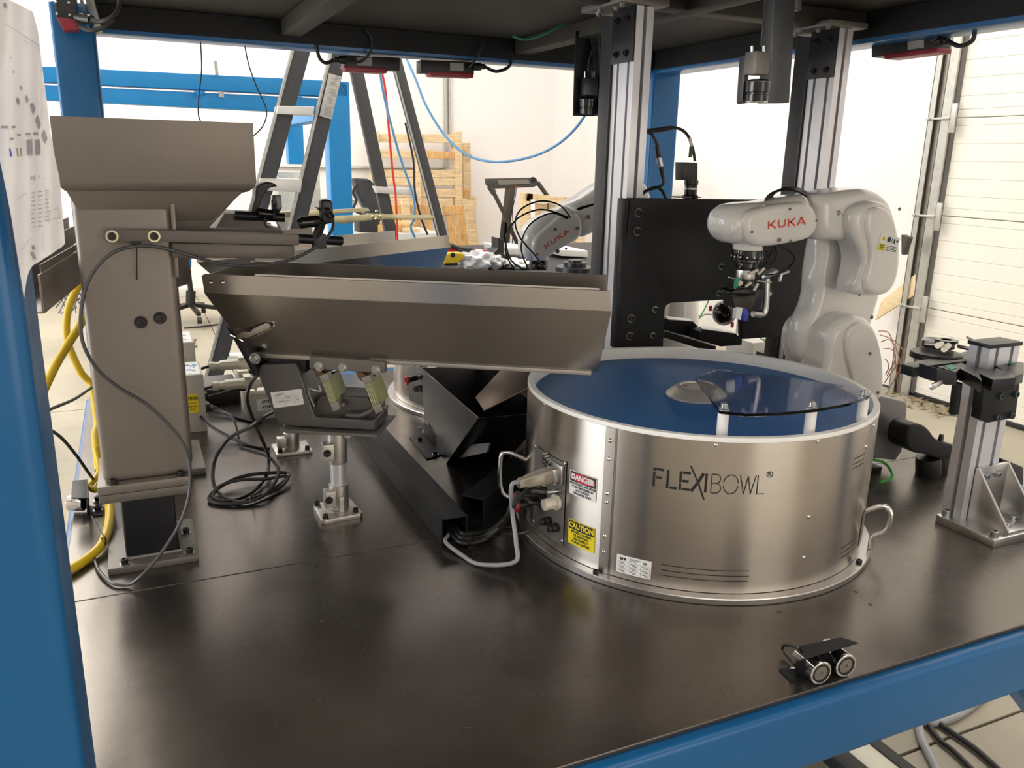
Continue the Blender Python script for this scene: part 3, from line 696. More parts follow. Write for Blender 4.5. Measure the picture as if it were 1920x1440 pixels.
obj('base_strip', B().prism([T(lb2-.004, .047, zb_), T(rb2-.012, .047, zb_), T(rb2-.012, .047, zb_-.008), T(lb2-.004, .047, zb_-.008)], nx_*.115), mk('strip_steel', (.45, .43, .4), .35, .9), tf, bev=.001)
for px, py in ((394, 530), (417, 530)): bolt(tf, TP(px, py, 0), -nx_, .0045, .0035, 'pan', chrome, 'screw')
# toggle catch
b = B(); pl = [TP(*q, .022) for q in ((441, 631), (457, 621), (470, 622), (478, 614), (500, 605), (509, 608), (508, 615), (492, 623), (470, 631), (448, 636))]
b.prism(pl, -nx_*.004); obj('toggle_catch', b, ss_d, tf, bev=.0012)
b = B(); b.tube([TP(466, 634, .012), TP(480, 630, .012), TP(512, 612, .018), TP(510, 604, .022)], .0013, n=6); obj('catch_wire', b, chrome, tf)
b = B(); b.tube([TP(432, 628, .02), TP(445, 634, .02), TP(455, 640, .024)], .0016, n=6); obj('catch_hook', b, chrome, tf)
# slanted end chute plate under the rear end
b = B(); b.prism([TP(424, 612, .035), TP(456, 633, .035), TP(484, 700, .035), TP(476, 706, .035), TP(458, 672, .035)], nx_*.10); obj('end_bracket', b, blk_a, tf, bev=.001)
bolt(tf, TP(478, 672, .035), -nx_, .0085, .008, 'hex', zinc)
bolt(tf, TP(471, 696, .035), -nx_, .005, .006, 'pan', oxide)
# drive casting
NF = .045
def pz_(pts, n, dep, m, name, r=0, par=None, lab=None, kk=0):
    b = B(); b.prism([TP(x, y, n) for x, y in pts], nx_*dep); return obj(name, b, m, par or tf, bev=r, seg=3, label=lab)
body = pz_([(481, 697), (489, 684), (553, 681), (558, 690), (590, 783), (702, 789), (703, 807), (556, 800), (521, 795), (519, 789)], NF, .095, hammer, 'drive_casting', .0035)
pz_([(505, 664), (500, 686), (556, 683), (572, 700), (577, 672)], NF+.01, .08, blk_a, 'coil_housing', .003)
pz_([(591, 752), (604, 740), (690, 745), (705, 770), (702, 789), (592, 784)], NF+.022, .07, hammer, 'casting_web', .004)
b = B(); b.tube([TP(650, 778, NF+.01), TP(680, 778, NF+.01), TP(706, 764, NF+.01)], .006, n=10); obj('casting_rib', b, hammer, tf)
# rating label on casting
F_ = lambda x, y: TP(506+x, 736+y, NF-.0008)
b = B(); b.prism([TP(507, 736, NF-.0006), TP(565, 729, NF-.0006), TP(570.5, 758, NF-.0006), TP(513.5, 765.5, NF-.0006)], -nx_*.0004); rp = obj('rating_label', b, w_board, tf, bev=.0002, seg=1)
b = B()
def LQ(u, v): return TP(507+58*u+6*v, 736-7*u+29.5*v, NF-.0014)
def lq(u0, v0, u1, v1): b.bm.faces.new([b.bm.verts.new(LQ(*q)) for q in ((u0, v0), (u1, v0), (u1, v1), (u0, v1))])
for v in (.3, .5, .72): lq(.1, v, .9, v+.012)
for u in (.42, .7): lq(u, .1, u+.008, .92)
for u, v, u1 in ((.15, .12, .4), (.12, .38, .3), (.45, .4, .62), (.75, .4, .86), (.1, .6, .4), (.45, .6, .6), (.76, .6, .86), (.1, .2, .35)): lq(u, v, u1, v+.05)
obj('lettering', b, print_g, rp)
# bracket bar, hex bolts, leaf springs
pz_([(580, 668), (722, 679), (721, 700), (580, 691)], .036, .014, plate_s, 'spring_bracket', .001)
for px, py in ((598, 687), (643.5, 690), (705.5, 694)): bolt(tf, TP(px, py, .036), -nx_, .0074, .006, 'hex', zinc, 'hex_bolt')
for ox in (0, 79.5):
    oy = 4 if ox else 0
    sgn = thing
    sp_ = pz_([(600+ox, 712+oy), (615+ox, 704+oy), (640+ox, 752+oy), (626+ox, 764+oy)] if 0 else [(602+ox, 712+oy), (616+ox, 708+oy), (632+ox, 756+oy), (620+ox, 762+oy)], NF-.003, .065, spring, 'leaf_spring', .0004)
    for j in range(3):
        o_ = 3.2*j
        b = B(); b.prism([TP(603.5+ox+o_, 712+oy, NF-.0045), TP(604.4+ox+o_, 712+oy, NF-.0045), TP(621.5+ox+o_, 761+oy, NF-.0045), TP(620.6+ox+o_, 761+oy, NF-.0045)], nx_*.001); obj('spring_leaf_gap', b, mk('pale_leaf_edge', (.6, .55, .42), .5) if (ox == 0 and j == 0) else bpy.data.materials['pale_leaf_edge'], sp_)
    pz_([(598+ox, 705+oy), (613+ox, 699+oy), (618+ox, 712+oy), (604+ox, 717+oy)], NF-.007, .02, mk('clamp_block', (.36, .33, .3), .4, .7) if ox == 0 else bpy.data.materials['clamp_block'], 'spring_clamp', .0008)
    pz_([(619+ox, 757+oy), (633+ox, 753+oy), (638+ox, 766+oy), (625+ox, 773+oy)], NF-.007, .02, bpy.data.materials['clamp_block'], 'spring_clamp', .0008)
    pz_([(586+ox, 692+oy), (600+ox, 694+oy), (612+ox, 704+oy), (600+ox, 712+oy), (592+ox, 706+oy)], NF+.004, .06, mk('rusty_casting', (.2, .12, .08), .5, .5, var=.2) if ox == 0 else bpy.data.materials['rusty_casting'], 'spring_hanger', .002)
    bolt(tf, TP(640+ox, 760+oy, NF+.005), dx, .006, .008, 'hex', plate_s, 'hex_bolt')
b = B(); b.tube([TP(598, 722, NF), TP(601, 733, NF-.004), TP(590, 732, NF-.006), TP(580, 729, NF-.004), TP(580, 740, NF-.002), TP(585, 752, NF), TP(590, 762, NF)], .0018, n=6); obj('earth_strap', b, galv, tf)
# adjustable foot
FC = V((.345, 1.648, 0))
pz_([(523, 803), (530, 800), (712, 812), (716, 792), (728, 788), (728, 796), (707, 822), (700, 820), (530, 811), (523, 809)][:0] or [(523, 805), (709, 815.5), (707, 820.5), (525, 811)], .03, .13, plate_s, 'mount_plate', .001)
for px, py in ((552, 801), (684, 807)): 
    q = TP(px, py, NF+.02); obj('rubber_pad', B().cyl(q-ZV*.004, q+ZV*.004, .013, n=20), white_p, tf)
q = TP(632, 818, .078); xx, yy = FC.x, FC.y
zt_ = .152
FC = V((.352, 1.645, 0))
obj('foot_plate', B().prism([V((x, y, 0)) for x, y in ((.303, 1.597), (.311, 1.592), (.386, 1.600), (.392, 1.606), (.385, 1.690), (.378, 1.696), (.311, 1.688), (.304, 1.682))], (0, 0, .011)), cast, tf, bev=.0012)
obj('tube', B().cyl(FC+ZV*.04, FC+ZV*.16, .0165, n=28), alu, tf)
obj('clamp', B().cyl(FC+ZV*.011, FC+ZV*.068, .0205, n=28).obox(FC+V((-.022, -.012, .042)), V((.012, 0, 0)), V((0, .012, 0)), V((0, 0, .019))).obox(FC+V((.0, -.021, .028)), V((.006, 0, 0)), V((0, .004, 0)), V((0, 0, .018))), cast, tf, bev=.003, seg=3)
obj('clamp', B().cyl(FC+ZV*.115, FC+ZV*.203, .0205, n=28).obox(FC+V((-.022, -.012, .146)), V((.012, 0, 0)), V((0, .012, 0)), V((0, 0, .019))), cast, tf, bev=.003, seg=3)
obj('head_plate', B().box((.315, 1.605, .2), (.39, 1.68, .208)), cast, tf, bev=.002)
for z_ in (.042, .146): bolt(tf, FC+V((-.026, -.0245, z_)), (0, -1, 0), .0062, .006, 'hex', oxide, 'clamp_bolt')
for x, y in ((.314, 1.603), (.379, 1.612), (.311, 1.676)): bolt(tf, (x, y, .011), (0, 0, 1), .0058, .008, 'socket', oxide, washer=zinc)
bolt(tf, FC+V((.018, -.02, .18)), (0, -1, 0), .006, .005, 'hex', zinc)

# power lead of the drive: loops on the table
b = B()
b.tube([ony(520, 768, 1.70), ony(497, 780, 1.72), ony(470, 800, 1.74), onz(430, 822, .10), onz(404, 860, .05), onz(400, 905, .02), onz(418, 930, .006), onz(455, 942, .006), onz(500, 925, .008), onz(530, 905, .012), onz(541, 892, .016), onz(530, 886, .02), onz(470, 890, .02), onz(430, 903, .015), onz(398, 925, .008), onz(396, 940, .006), onz(440, 945, .006), onz(490, 932, .012), onz(515, 905, .02), onz(522, 880, .03), onz(505, 858, .04), onz(478, 848, .045), onz(450, 840, .05)], .0042, n=8, k=7)
top('power_lead', b, rub, 'thick black power lead coiled on the table between the hopper column and the small foot', 'cable')
b = B()
b.tube([TP(484, 702, .06), ony(470, 720, 1.80), ony(463, 748, 1.82), ony(476, 790, 1.84), ony(494, 830, 1.85), onz(504, 862, .03), onz(498, 895, .012), onz(470, 925, .006), onz(430, 940, .006), onz(400, 932, .008), onz(412, 912, .015), onz(450, 900, .02), onz(500, 898, .02), onz(533, 893, .02), onz(538, 900, .014), onz(515, 920, .008), onz(460, 938, .010)], .0040, n=8, k=7)
top('power_lead', b, rub, 'second black lead dropping from the trough drive into the coil on the table', 'cable')
b = B(); b.tube([onz(470, 941, .01), onz(468, 934, .012), onz(472, 928, .012), onz(476, 932, .03)], .0015, n=6); top('cable_tie', b, blk_p, 'black cable tie around the front of the coiled leads', 'cable tie')

# ------------------------------------------------------------------ black square tubes on the table
def square_tube(p, q, s, name, lab, m=blk_m):
    p = V(p); q = V(q); d = (q-p).normalized(); sd = d.cross(ZV).normalized(); h = s/2; w = .003
    b = B()
    for a, c in ((sd, ZV), (ZV, sd)):
        for sg in (1, -1):
            b.obox((p+q)/2+a*sg*(h-w/2), (q-p)/2, a*w/2, c*(h if a == sd else h-w))
    return top(name, b, m, lab, 'tube', None, .0008, 1)
square_tube((.530, 1.418, .0275), (.530, 2.72, .0275), .055, 'square_tube', 'black square steel tube running front to back with an open near end')
square_tube((.600, 1.50, .0275), (.90, 1.765, .0275), .055, 'square_tube', 'black square steel tube running diagonally from the open-ended one under the drum')

# ------------------------------------------------------------------ black reject hopper and the chute into it
E0 = onz(836, 868); F0 = onz(797, 812); hd = (F0-E0); hd.z = 0; hd.normalize(); nn = V((hd.y, -hd.x, 0))
if nn.x < 0: nn = -nn
def QP(px, py, o=0): return onp(px, py, E0+nn*o, nn)
A_, B__ = QP(790, 690), QP(896, 783); 
bx = thing('reject_bin', 'black sheet-metal bin leaning open beneath the brown chute', 'bin', (.72, 1.95, 0))
wv = nn*.165; t_ = .0018
b = B()
b.prism([QP(797, 812), QP(836, 868), B__, A_], nn*t_)
b.prism([QP(797, 812)+wv, QP(836, 868)+wv, B__+wv, A_+wv], -nn*t_)
b.sheet([[QP(836, 868), QP(836, 868)+wv, B__+wv, B__], [QP(797, 812), QP(797, 812)+wv, A_+wv, A_]], .0018)
obj('body', b, mk('black_sheet_steel', (.06, .06, .065), .28, .85, var=.2), bx, ang=20)
b = B(); c_ = [onz(768, 823), onz(793, 816), onz(833, 853), onz(800, 863)]
b.prism(c_, (0, 0, .004)); p0 = onz(797, 815, .004); p1 = onz(834, 853, .004)
b.prism([p0, p1, p1+ZV*.035, p0+ZV*.035], -nn*.004); obj('angle_bracket', b, blk_m, bx, bev=.0006)
for q in (onz(787, 826, .004), onz(816, 852, .004)): bolt(bx, q, (0, 0, 1), .006, .008, 'socket', oxide, washer=zinc)
for q in ((788, 706), (789, 803), (797, 810)): bolt(bx, QP(*q, -.002), -nn, .0045, .006, 'hex', zinc)
b = B(); b.prism([QP(848, 862, .02), QP(913, 848, .05), QP(918, 830, .05), QP(862, 836, .02)], nn*.004); obj('gusset', b, mk('grey_gusset', (.3, .3, .3), .4, .6), bx)
b = B()
c = [ony(940, 692, 1.74), ony(1000, 672, 1.70), ony(996, 726, 1.62), ony(908, 772, 1.66), ony(891, 745, 1.72)]
b.prism(c, (.004, .006, -.002)); 
b.prism([ony(908, 772, 1.66), ony(996, 726, 1.62), ony(996, 722, 1.70), ony(912, 765, 1.74)], (0, 0, .003))
top('discharge_chute', b, mk('brown_chute_steel', (.26, .2, .165), .35, .8, var=.1), 'brown steel chute sloping from the drum down into the black bin', 'chute', bev=.001)

# ------------------------------------------------------------------ cables at the drum
b = B(); b.tube([PLUG+V((.004, 0, .001)), PLUG+d_*.014, S3(-174, .10, .085), S3(-171, .05, .09), onz(965, 1054, .02), onz(900, 1058, .006), onz(865, 1040, .006), onz(835, 1015, .012), (.53, 1.45, .012), (.53, 1.55, .010)], .0042, n=10)
top('grey_cable', b, gcab, 'light grey cable arcing from the plug on the drum into the black tube', 'cable')
for k, (o_, r_) in enumerate(((0, .005), (.012, .0045), (.022, .004))):
    b = B(); b.tube([(.525+o_*.6, 1.56, .012), (.528+o_*.6, 1.425, .014+o_*.4), onz(870+k*4, 1018-k*8, .012+.004*k), onz(910+k*6, 1010-k*9, .012+.004*k), onz(948+k*5, 975-k*8, .05+.02*k), onz(968, 925+8*k, .09+.02*k), S3(-178, .10+.015*k, .03), S3(-177, .095+.015*k, .002)], r_, n=8)
    top('drum_cable', b, rub, ['thickest black cable from the tube mouth to the drum panel', 'middle black cable of the three entering the drum panel', 'upper black cable of the three entering the drum panel'][k], 'cable')
b = B(); b.tube([onz(880, 1016, .02), onz(884, 1000, .03), onz(890, 1012, .012), onz(883, 1022, .008), onz(880, 1016, .02)], .002, n=6); top('cable_tie', b, blk_p, 'black cable tie bundling the cables at the mouth of the tube', 'cable tie')
b = B(); b.tube([onz(855, 996, .015), onz(920, 1000, .012), S3(-176, .045, .05), S3(-174.5, .066, .018)], .003, n=8); top('air_line', b, rub, 'thin black air line lying along the table to the lower gland of the drum', 'hose')
pr = S3(178, .085, .045)
b = B(); b.cyl(S3(177.5, .09, .002), pr, .010, n=14); 
av = thing('air_shutoff_valve', 'small black valve with a red ring handle beside the drum panel', 'valve', (pr.x, pr.y, .07))
obj('valve_body', b, blk_p, av, bev=.001)
obj('ring_handle', B().tube([pr+V((-.004, .0, .0))+V((.003*math.sin(t), .011*math.cos(t), .011*math.sin(t))) for t in [2*PI*i/16 for i in range(16)]], .0038, sm=False, closed=True).obox(pr+V((-.004, .006, .016)), V((.003, 0, 0)), V((0, .004, 0)), V((0, 0, .005))), red, av)

# ------------------------------------------------------------------ twin holding magnets on the front edge
mg = thing('magnet_bracket', 'pair of chrome round magnets under a small black bracket near the front edge', 'magnet', (.89, .82, 0))
m0 = onz(1534, 1264, .0195); dM = V((.30, -.954, 0)).normalized(); dM = (onz(1534, 1262, .0195)-onz(1508, 1240, .0195)).normalized(); sM = V((-dM.y, dM.x, 0))
for i, (px, py) in enumerate(((1540, 1263), (1587, 1249))):
    c = onz(px, py, .0195)
    g_ = obj('magnet', B().lathe([(.0185, 0), (.0185, .045), (.0175, .046), (.0155, .046), (.0155, .0435), (.0001, .0435)], c-dM*.046, dM, n=36), chrome, mg)
    obj('magnet_face', B().lathe([(.0148, -.0015), (.0148, .0005), (.0118, .0005), (.0118, -.0015)], c-dM*.001, dM, n=32, cap=False), blk_g, g_); obj('pole_disc', B().lathe([(.0112, -.002), (.0112, .0005), (.003, .0005), (.003, -.001), (.0001, -.001)], c-dM*.001, dM, n=32), plate_s, g_)
bt = [onz(x, y, .043) for x, y in ((1500, 1213), (1577, 1197), (1610, 1207), (1512, 1236))]
b = B(); b.prism(bt, (0, 0, .002)); e0, e1 = onz(1500, 1222, .043), onz(1577, 1197, .043)
b.prism([bt[0], bt[1], bt[1]-ZV*.043, bt[0]-ZV*.043], (.0, .003, 0))
b.prism([onz(1460, 1257), onz(1495, 1250), onz(1500, 1276), onz(1484, 1280)], (0, 0, .003)); b.prism([onz(1494, 1240, .043), onz(1512, 1236, .043), onz(1512, 1272, .003), onz(1494, 1268, .003)], (0, .003, 0))
obj('bracket', b, blk_m, mg, bev=.0005, seg=1)
b = B(); b.tube([onz(1505, 1225, .03), onz(1490, 1213, .03), onz(1470, 1210, .02), onz(1468, 1222, .008), onz(1482, 1238, .006), onz(1490, 1248, .006)], .0021, n=8); obj('lead', b, blk_p, mg)
b = B(); b.tube([onz(1481, 1256, .01), onz(1487, 1252, .018), onz(1500, 1252, .018), onz(1506, 1256, .012)], .002, n=8); obj('eyelet', b, chrome, mg)
# ------------------------------------------------------------------ slotted aluminium posts
def profile(x0, x1, y0, y1, z0, z1, parent, slx=1, sly=2, m=alu):
    # extrusion with T-slots: slx slots on the faces facing +-Y, sly slots on the faces facing +-X
    sw, sd = .0095, .010
    b = B(); xs = []; 
    def slots(a, c, n): L = (c-a)/n; return [a+L*(i+.5) for i in range(n)]
    pts = []
    for c in slots(x0, x1, slx): pts += [(c-sw/2, y0), (c-sw/2, y0+sd), (c+sw/2, y0+sd), (c+sw/2, y0)]
    a = [(x0, y0)]+pts+[(x1, y0)]
    pts = []
    for c in slots(y0, y1, sly): pts += [(x1, c-sw/2), (x1-sd, c-sw/2), (x1-sd, c+sw/2), (x1, c+sw/2)]
    a += pts+[(x1, y1)]; pts = []
    for c in slots(x0, x1, slx)[::-1]: pts += [(c+sw/2, y1), (c+sw/2, y1-sd), (c-sw/2, y1-sd), (c-sw/2, y1)]
    a += pts+[(x0, y1)]; pts = []
    for c in slots(y0, y1, sly)[::-1]: pts += [(x0, c+sw/2), (x0+sd, c+sw/2), (x0+sd, c-sw/2), (x0, c-sw/2)]
    a += pts
    b.prism([(x, y, z0) for x, y in a], (0, 0, z1-z0)); obj('extrusion', b, m, parent, ang=20)
    b = B()
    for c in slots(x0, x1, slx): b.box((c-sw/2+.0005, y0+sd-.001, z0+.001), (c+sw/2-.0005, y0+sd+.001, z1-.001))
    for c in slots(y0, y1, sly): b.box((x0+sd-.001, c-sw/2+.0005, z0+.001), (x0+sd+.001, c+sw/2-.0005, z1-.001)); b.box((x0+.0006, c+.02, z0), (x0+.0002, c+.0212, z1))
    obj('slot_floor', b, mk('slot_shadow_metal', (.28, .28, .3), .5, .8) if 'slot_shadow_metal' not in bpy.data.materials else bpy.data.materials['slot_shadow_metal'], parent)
def post(x, y, lab):
    t = thing('aluminium_post', lab, 'post', (x+.025, y+.05, 0))
    profile(x, x+.047, y, y+.094, .0, 1.085, t)
    obj('cable_duct', B().box((x-.002, y+.096, .01), (x+.04, y+.155, 1.075)).box((x-.006, y+.0962, .0), (x+.03, y+.1, 1.07)), mk('charcoal_duct', (.035, .036, .04), .4, .2) if 'charcoal_duct' not in bpy.data.materials else bpy.data.materials['charcoal_duct'], t, bev=.002)
    obj('bracket_plate', B().box((x-.007, y+.001, .965), (x, y+.094, 1.085)), blk_a, t, bev=.001)
    for yy in (.025, .07):
        for zz in (.985, 1.06): bolt(t, (x-.007, y+yy, zz), (-1, 0, 0), .0065, .006, 'socket', oxide, washer=oxide)
    obj('top_plate', B().box((x-.055, y-.02, 1.0855), (x+.075, y+.165, 1.0995)), plate_s, t, bev=.001)
    for xx, yy in ((-.04, 0), (-.025, .05), (-.04, .1), (-.02, .14)): bolt(t, (x+xx, y+yy, 1.0855), (0, 0, -1), .006, .007, 'socket', plate_s, washer=zinc)
    return t
PY_ = 1.762
p1 = ony(1184, 200, PY_); p2 = ony(1558, 200, PY_)
post(p1.x, PY_, 'slotted aluminium post nearest the trough end, left end of the black plate')
post(p2.x, PY_, 'slotted aluminium post rising behind the front white robot')
# black mounting plate between the posts, with a notch
PP = PY_-.022
mpz = [(1166, 371), (1700, 371), (1700, 600), (1506, 628), (1392, 636), (1392, 564), (1262, 566), (1252, 570), (1246, 580), (1243, 655), (1150, 655)]
mp = thing('robot_mount_plate', 'big matt black mounting plate bolted between the two aluminium posts', 'plate', (1.35, PY_, .28))
pts = [ony(x, y, PP) for x, y in [(1182, 371.5), (1560, 376), (1560, 623), (1500, 628), (1393, 636), (1391, 560), (1258, 568), (1250, 572), (1246.5, 580), (1243, 652), (1155, 652)]]
b = B(); b.prism(pts, (0, .020, 0)); obj('plate', b, blk_m, mp, bev=.001)
b = B(); b.prism([ony(1167, 372, PP-.001), ony(1178, 372, PP-.001), ony(1164, 652, PP-.001), ony(1152, 652, PP-.001)], (0, .022, 0)); obj('edge_strip', b, blk_a, mp, bev=.001)
for x, y, r_ in ((1197, 399, .0075), (1195, 434, .0075), (1183, 597, .0075), (1181, 630, .0075), (1228, 580, .0055), (1224, 629, .0055), (1352, 500, .0055), (1348, 550, .0055)):
    bolt(mp, ony(x, y, PP), (0, -1, 0), r_, r_*.8, 'socket', oxide, 'bolt', zinc if r_ < .006 else plate_s)
for x, y in ((1327, 413), (1323, 450), (1489, 589), (1444, 590), (1431, 608), (1186, 380), (1458, 592)): bolt(mp, ony(x, y, PP), (0, -1, 0), .002, .0006, 'hole', print_k, 'hole')

# ------------------------------------------------------------------ robots
def robot(YC_, PXY, lab, base=True):
    """PXY maps outline pixels to (x, z) on the plane at the given y"""
    pass
RX = 1.45
rb = thing('industrial_robot', 'white six-axis robot arm in front, reaching left over the drum', 'robot', (1.62, 1.47, 0))
def XZ(pts, Y): return [((lambda q: (q.x, q.z))(ony(x, y, Y))) for x, y in pts]
def pill(name, pts, y0, y1, r, m=white_r, parent=None, k=4, rb_=None, seg=6):
    b = B(); pillow(b, XZ(pts, y0), lambda u, v, w_: V((u, w_, v)), y0, y1, r, k=k, rb=rb_, seg=seg); return obj(name, b, m, parent or rb, ang=60)
# base and shoulder
b = B(); b.lathe([(.088, 0), (.088, .03), (.08, .045), (.078, .13), (.084, .17)], (1.60, 1.50, 0), n=40); obj('pedestal', b, blk_a, rb, bev=.003)
b = B(); b.lathe([(.085, .15), (.092, .17), (.092, .205), (.07, .235)], (1.60, 1.50, 0), n=40); obj('base_joint', b, white_r, rb)
# rear connector box of the base
cb = [ony(x, y, 1.40) for x, y in ((1628, 752), (1650, 742), (1694, 752), (1698, 760), (1695, 800), (1688, 845), (1676, 862), (1636, 858))]
b = B(); pillow(b, [(q.x, q.z) for q in cb], lambda u, v, w_: V((u, w_, v)), 1.395, 1.53, .003, k=0); obj('connector_box', b, mk('grey_robot_base', (.2, .195, .2), .3, .3), rb, ang=40)
b = B(); b.box((1.52, 1.40, 0), (1.67, 1.58, .012)); obj('foot_plate', b, blk_a, rb, bev=.002)
pill('shoulder_housing', [(1556, 662), (1558, 628), (1578, 603), (1605, 592), (1634, 600), (1652, 630), (1659, 665), (1660, 700), (1657, 745), (1650, 775), (1600, 800), (1540, 790), (1530, 730), (1548, 700)], 1.405, 1.50, .022)
pill('side_cover', [(1587, 640), (1592, 620), (1607, 607), (1622, 605), (1638, 615), (1648, 640), (1655, 670), (1657, 705), (1655, 745), (1640, 775), (1605, 780), (1603, 745), (1600, 712), (1588, 665)], 1.396, 1.43, .006)
pill('shoulder_back', [(1500, 652), (1503, 620), (1520, 598), (1550, 590), (1580, 600), (1590, 640), (1588, 700), (1580, 760), (1520, 750), (1513, 700)], 1.50, 1.58, .022)
# upper arm
pill('upper_arm', [(1545, 450), (1541, 490), (1532, 530), (1538, 552), (1528, 582), (1510, 605), (1506, 650), (1520, 690), (1560, 705), (1600, 690), (1622, 650), (1640, 620), (1650, 580), (1662, 540), (1680, 480), (1678, 420), (1650, 395), (1600, 400), (1560, 420)], 1.47, 1.545, .03)
b = B(); b.cyl((ony(1602, 660, 1.42).x, 1.42, ony(1602, 660, 1.42).z), (ony(1602, 660, 1.42).x, 1.56, ony(1602, 660, 1.42).z), .05, n=40); obj('shoulder_drum', b, white_r, rb, bev=.008, seg=4)
# elbow
pill('elbow_housing', [(1540, 449), (1537, 420), (1538, 390), (1541, 368), (1570, 361), (1610, 355), (1640, 355), (1668, 370), (1682, 392), (1688, 430), (1686, 470), (1662, 478), (1640, 468), (1612, 456), (1570, 452)], 1.405, 1.52, .028)
pill('elbow_cover', [(1601, 405), (1612, 388), (1636, 378), (1660, 379), (1676, 392), (1685, 420), (1691, 455), (1692, 490), (1686, 525), (1675, 548), (1650, 556), (1622, 555), (1606, 550), (1611, 525), (1619, 500), (1618, 475), (1607, 450), (1601, 430)], 1.375, 1.45, .017)
pill('elbow_cap', [(1629, 396), (1650, 388), (1667, 393), (1678, 410), (1685, 440), (1688, 480), (1684, 520), (1672, 545), (1650, 552), (1628, 548), (1622, 530), (1630, 500), (1634, 470), (1626, 430)], 1.366, 1.40, .010)
# forearm and wrist
pill('forearm', [(1364, 425), (1370, 402), (1385, 388), (1410, 382), (1450, 379), (1490, 370), (1526, 367), (1533, 385), (1536, 415), (1533, 440), (1524, 450), (1480, 458), (1430, 462), (1385, 458), (1368, 442)], 1.415, 1.51, .033)
fc = pill('wrist_cover', [(1397, 425), (1400, 405), (1415, 394), (1450, 385), (1500, 379), (1520, 382), (1532, 395), (1537, 415), (1532, 437), (1515, 449), (1480, 457), (1445, 462), (1420, 462), (1404, 450)], 1.404, 1.45, .012)
q = ony(1407, 440, 1.452); WX = q.x
zt2 = ony(1407, 430, 1.452).z; zb2 = ony(1407, 468, 1.452).z
b = B(); b.lathe([(.034, zt2+.02), (.037, zt2), (.0335, zb2+.008), (.032, zb2)], (WX, 1.456, 0), n=36); obj('wrist', b, white_r, rb)
b = B(); b.cyl(ony(1372, 425, 1.44), ony(1362, 424, 1.44), .024, .022, n=28); obj('wrist_cap', b, white_r, rb, bev=.004, seg=3)
q = ony(1536, 409, 1.462); b = B(); b.cyl((q.x-.012, 1.462, q.z), (q.x+.02, 1.462, q.z), .036, n=40); obj('forearm_joint', b, mk('seam_grey', (.12, .115, .11), .5), rb)
for x, y, Y, r_ in ((1572, 399, 1.406, .0055), (1481, 392, 1.404, .003), (1410, 435, 1.404, .003), (1461, 450, 1.404, .005), (1483, 452, 1.404, .003), (1531, 414, 1.404, .0025), (1625, 436, 1.375, .004), (1634, 595, 1.404, .005), (1631, 663, 1.396, .004), (1646, 736, 1.396, .004), (1611, 553, 1.376, .003), (1686, 392, 1.42, .004)):
    bolt(rb, ony(x, y, Y-.0003), (0, -1, 0), r_, .0015, 'socket', plate_s, 'screw_cap')
# red word mark made of strokes: K U K A
def kuka(b, f3, H=.018, wd=.0038):
    x = 0; g = H*1.42
    for ch in 'KUKA':
        if ch == 'K':
            stroke(b, f3, [(x+wd/2, 0), (x+wd/2, H)], wd, 0); stroke(b, f3, [(x+H*1.02, H), (x+wd*1.1, H*.42)], wd*.95, 0); stroke(b, f3, [(x+wd*1.7, H*.58), (x+H*1.12, 0)], wd*.98, 0)
        elif ch == 'U':
            stroke(b, f3, [(x+wd/2, H), (x+wd/2, H*.28), (x+wd*.8, wd*.6), (x+H*.3, wd/2), (x+H*.78, wd/2), (x+H*1.02, H*.28), (x+H*1.02, H)], wd, 0)
        else:
            stroke(b, f3, [(x, 0), (x+H*.55, H)], wd, 0); stroke(b, f3, [(x+H*.55, H), (x+H*1.15, 0)], wd, 0); stroke(b, f3, [(x+H*.32, H*.28), (x+H*.9, H*.28)], wd*.7, 0)
        x += g
def logo_frame(p_bl, p_br, p_tl, H):
    ex = (p_br-p_bl); L = ex.length; ex = ex/L; ey = (p_tl-p_bl); ey = (ey-ex*ey.dot(ex)).normalized()
    s_ = L/(H*1.42*3+H*1.15)
    return lambda x, y: p_bl+ex*x*s_+ey*y*((p_tl-p_bl).length/H)
b = B(); kuka(b, logo_frame(ony(1440, 430, 1.4032), ony(1510, 421, 1.4032), ony(1437, 416, 1.4032), .018)); obj('word_mark', b, orange, rb, label='orange-red lettering')
# warning label on the elbow cap
LY = 1.3655
def W2(u, v): a = ony(1652, 438, LY); c = ony(1688, 446, LY); d = ony(1644, 469, LY); return a+(c-a)*u+(d-a)*v
b = B(); b.prism([W2(0, 0), W2(1, 0), W2(1, 1), W2(0, 1)], (0, -.0004, 0)); wl_ = obj('warning_label', b, w_board, rb)
def wq(b, u0, v0, u1, v1, o=-.0007): b.bm.faces.new([b.bm.verts.new(W2(*q)+V((0, o, 0))) for q in ((u0, v0), (u1, v0), (u1, v1), (u0, v1))])
b = B(); wq(b, .02, .56, .37, .96); 
b.bm.faces.new([b.bm.verts.new(W2(*q)+V((0, -.0007, 0))) for q in ((.08, .36), (.3, .36), (.19, .06))]); obj('yellow_field', b, yel, wl_)
b = B()
for v in (.62, .74, .86): wq(b, .08, v, .32, v+.05, -.001)
for v in (.6, .69, .78, .87): wq(b, .42, v, .95, v+.035, -.001)
for k in range(12):
    t0, t1 = 2*PI*k/12, 2*PI*(k+1)/12
    b.bm.faces.new([b.bm.verts.new(W2(.46+.085*c_, .24+.17*s_)+V((0, -.001, 0))) for c_, s_ in ((0, 0), (math.cos(t0), math.sin(t0)), (math.cos(t1), math.sin(t1)))])
wq(b, .6, .12, .63, .42); wq(b, .70, .15, .78, .42); wq(b, .84, .18, .93, .32); wq(b, .36, .02, .365, .5); wq(b, .55, .02, .555, .5); wq(b, .17, .16, .21, .32, -.001)
obj('lettering', b, print_k, wl_)
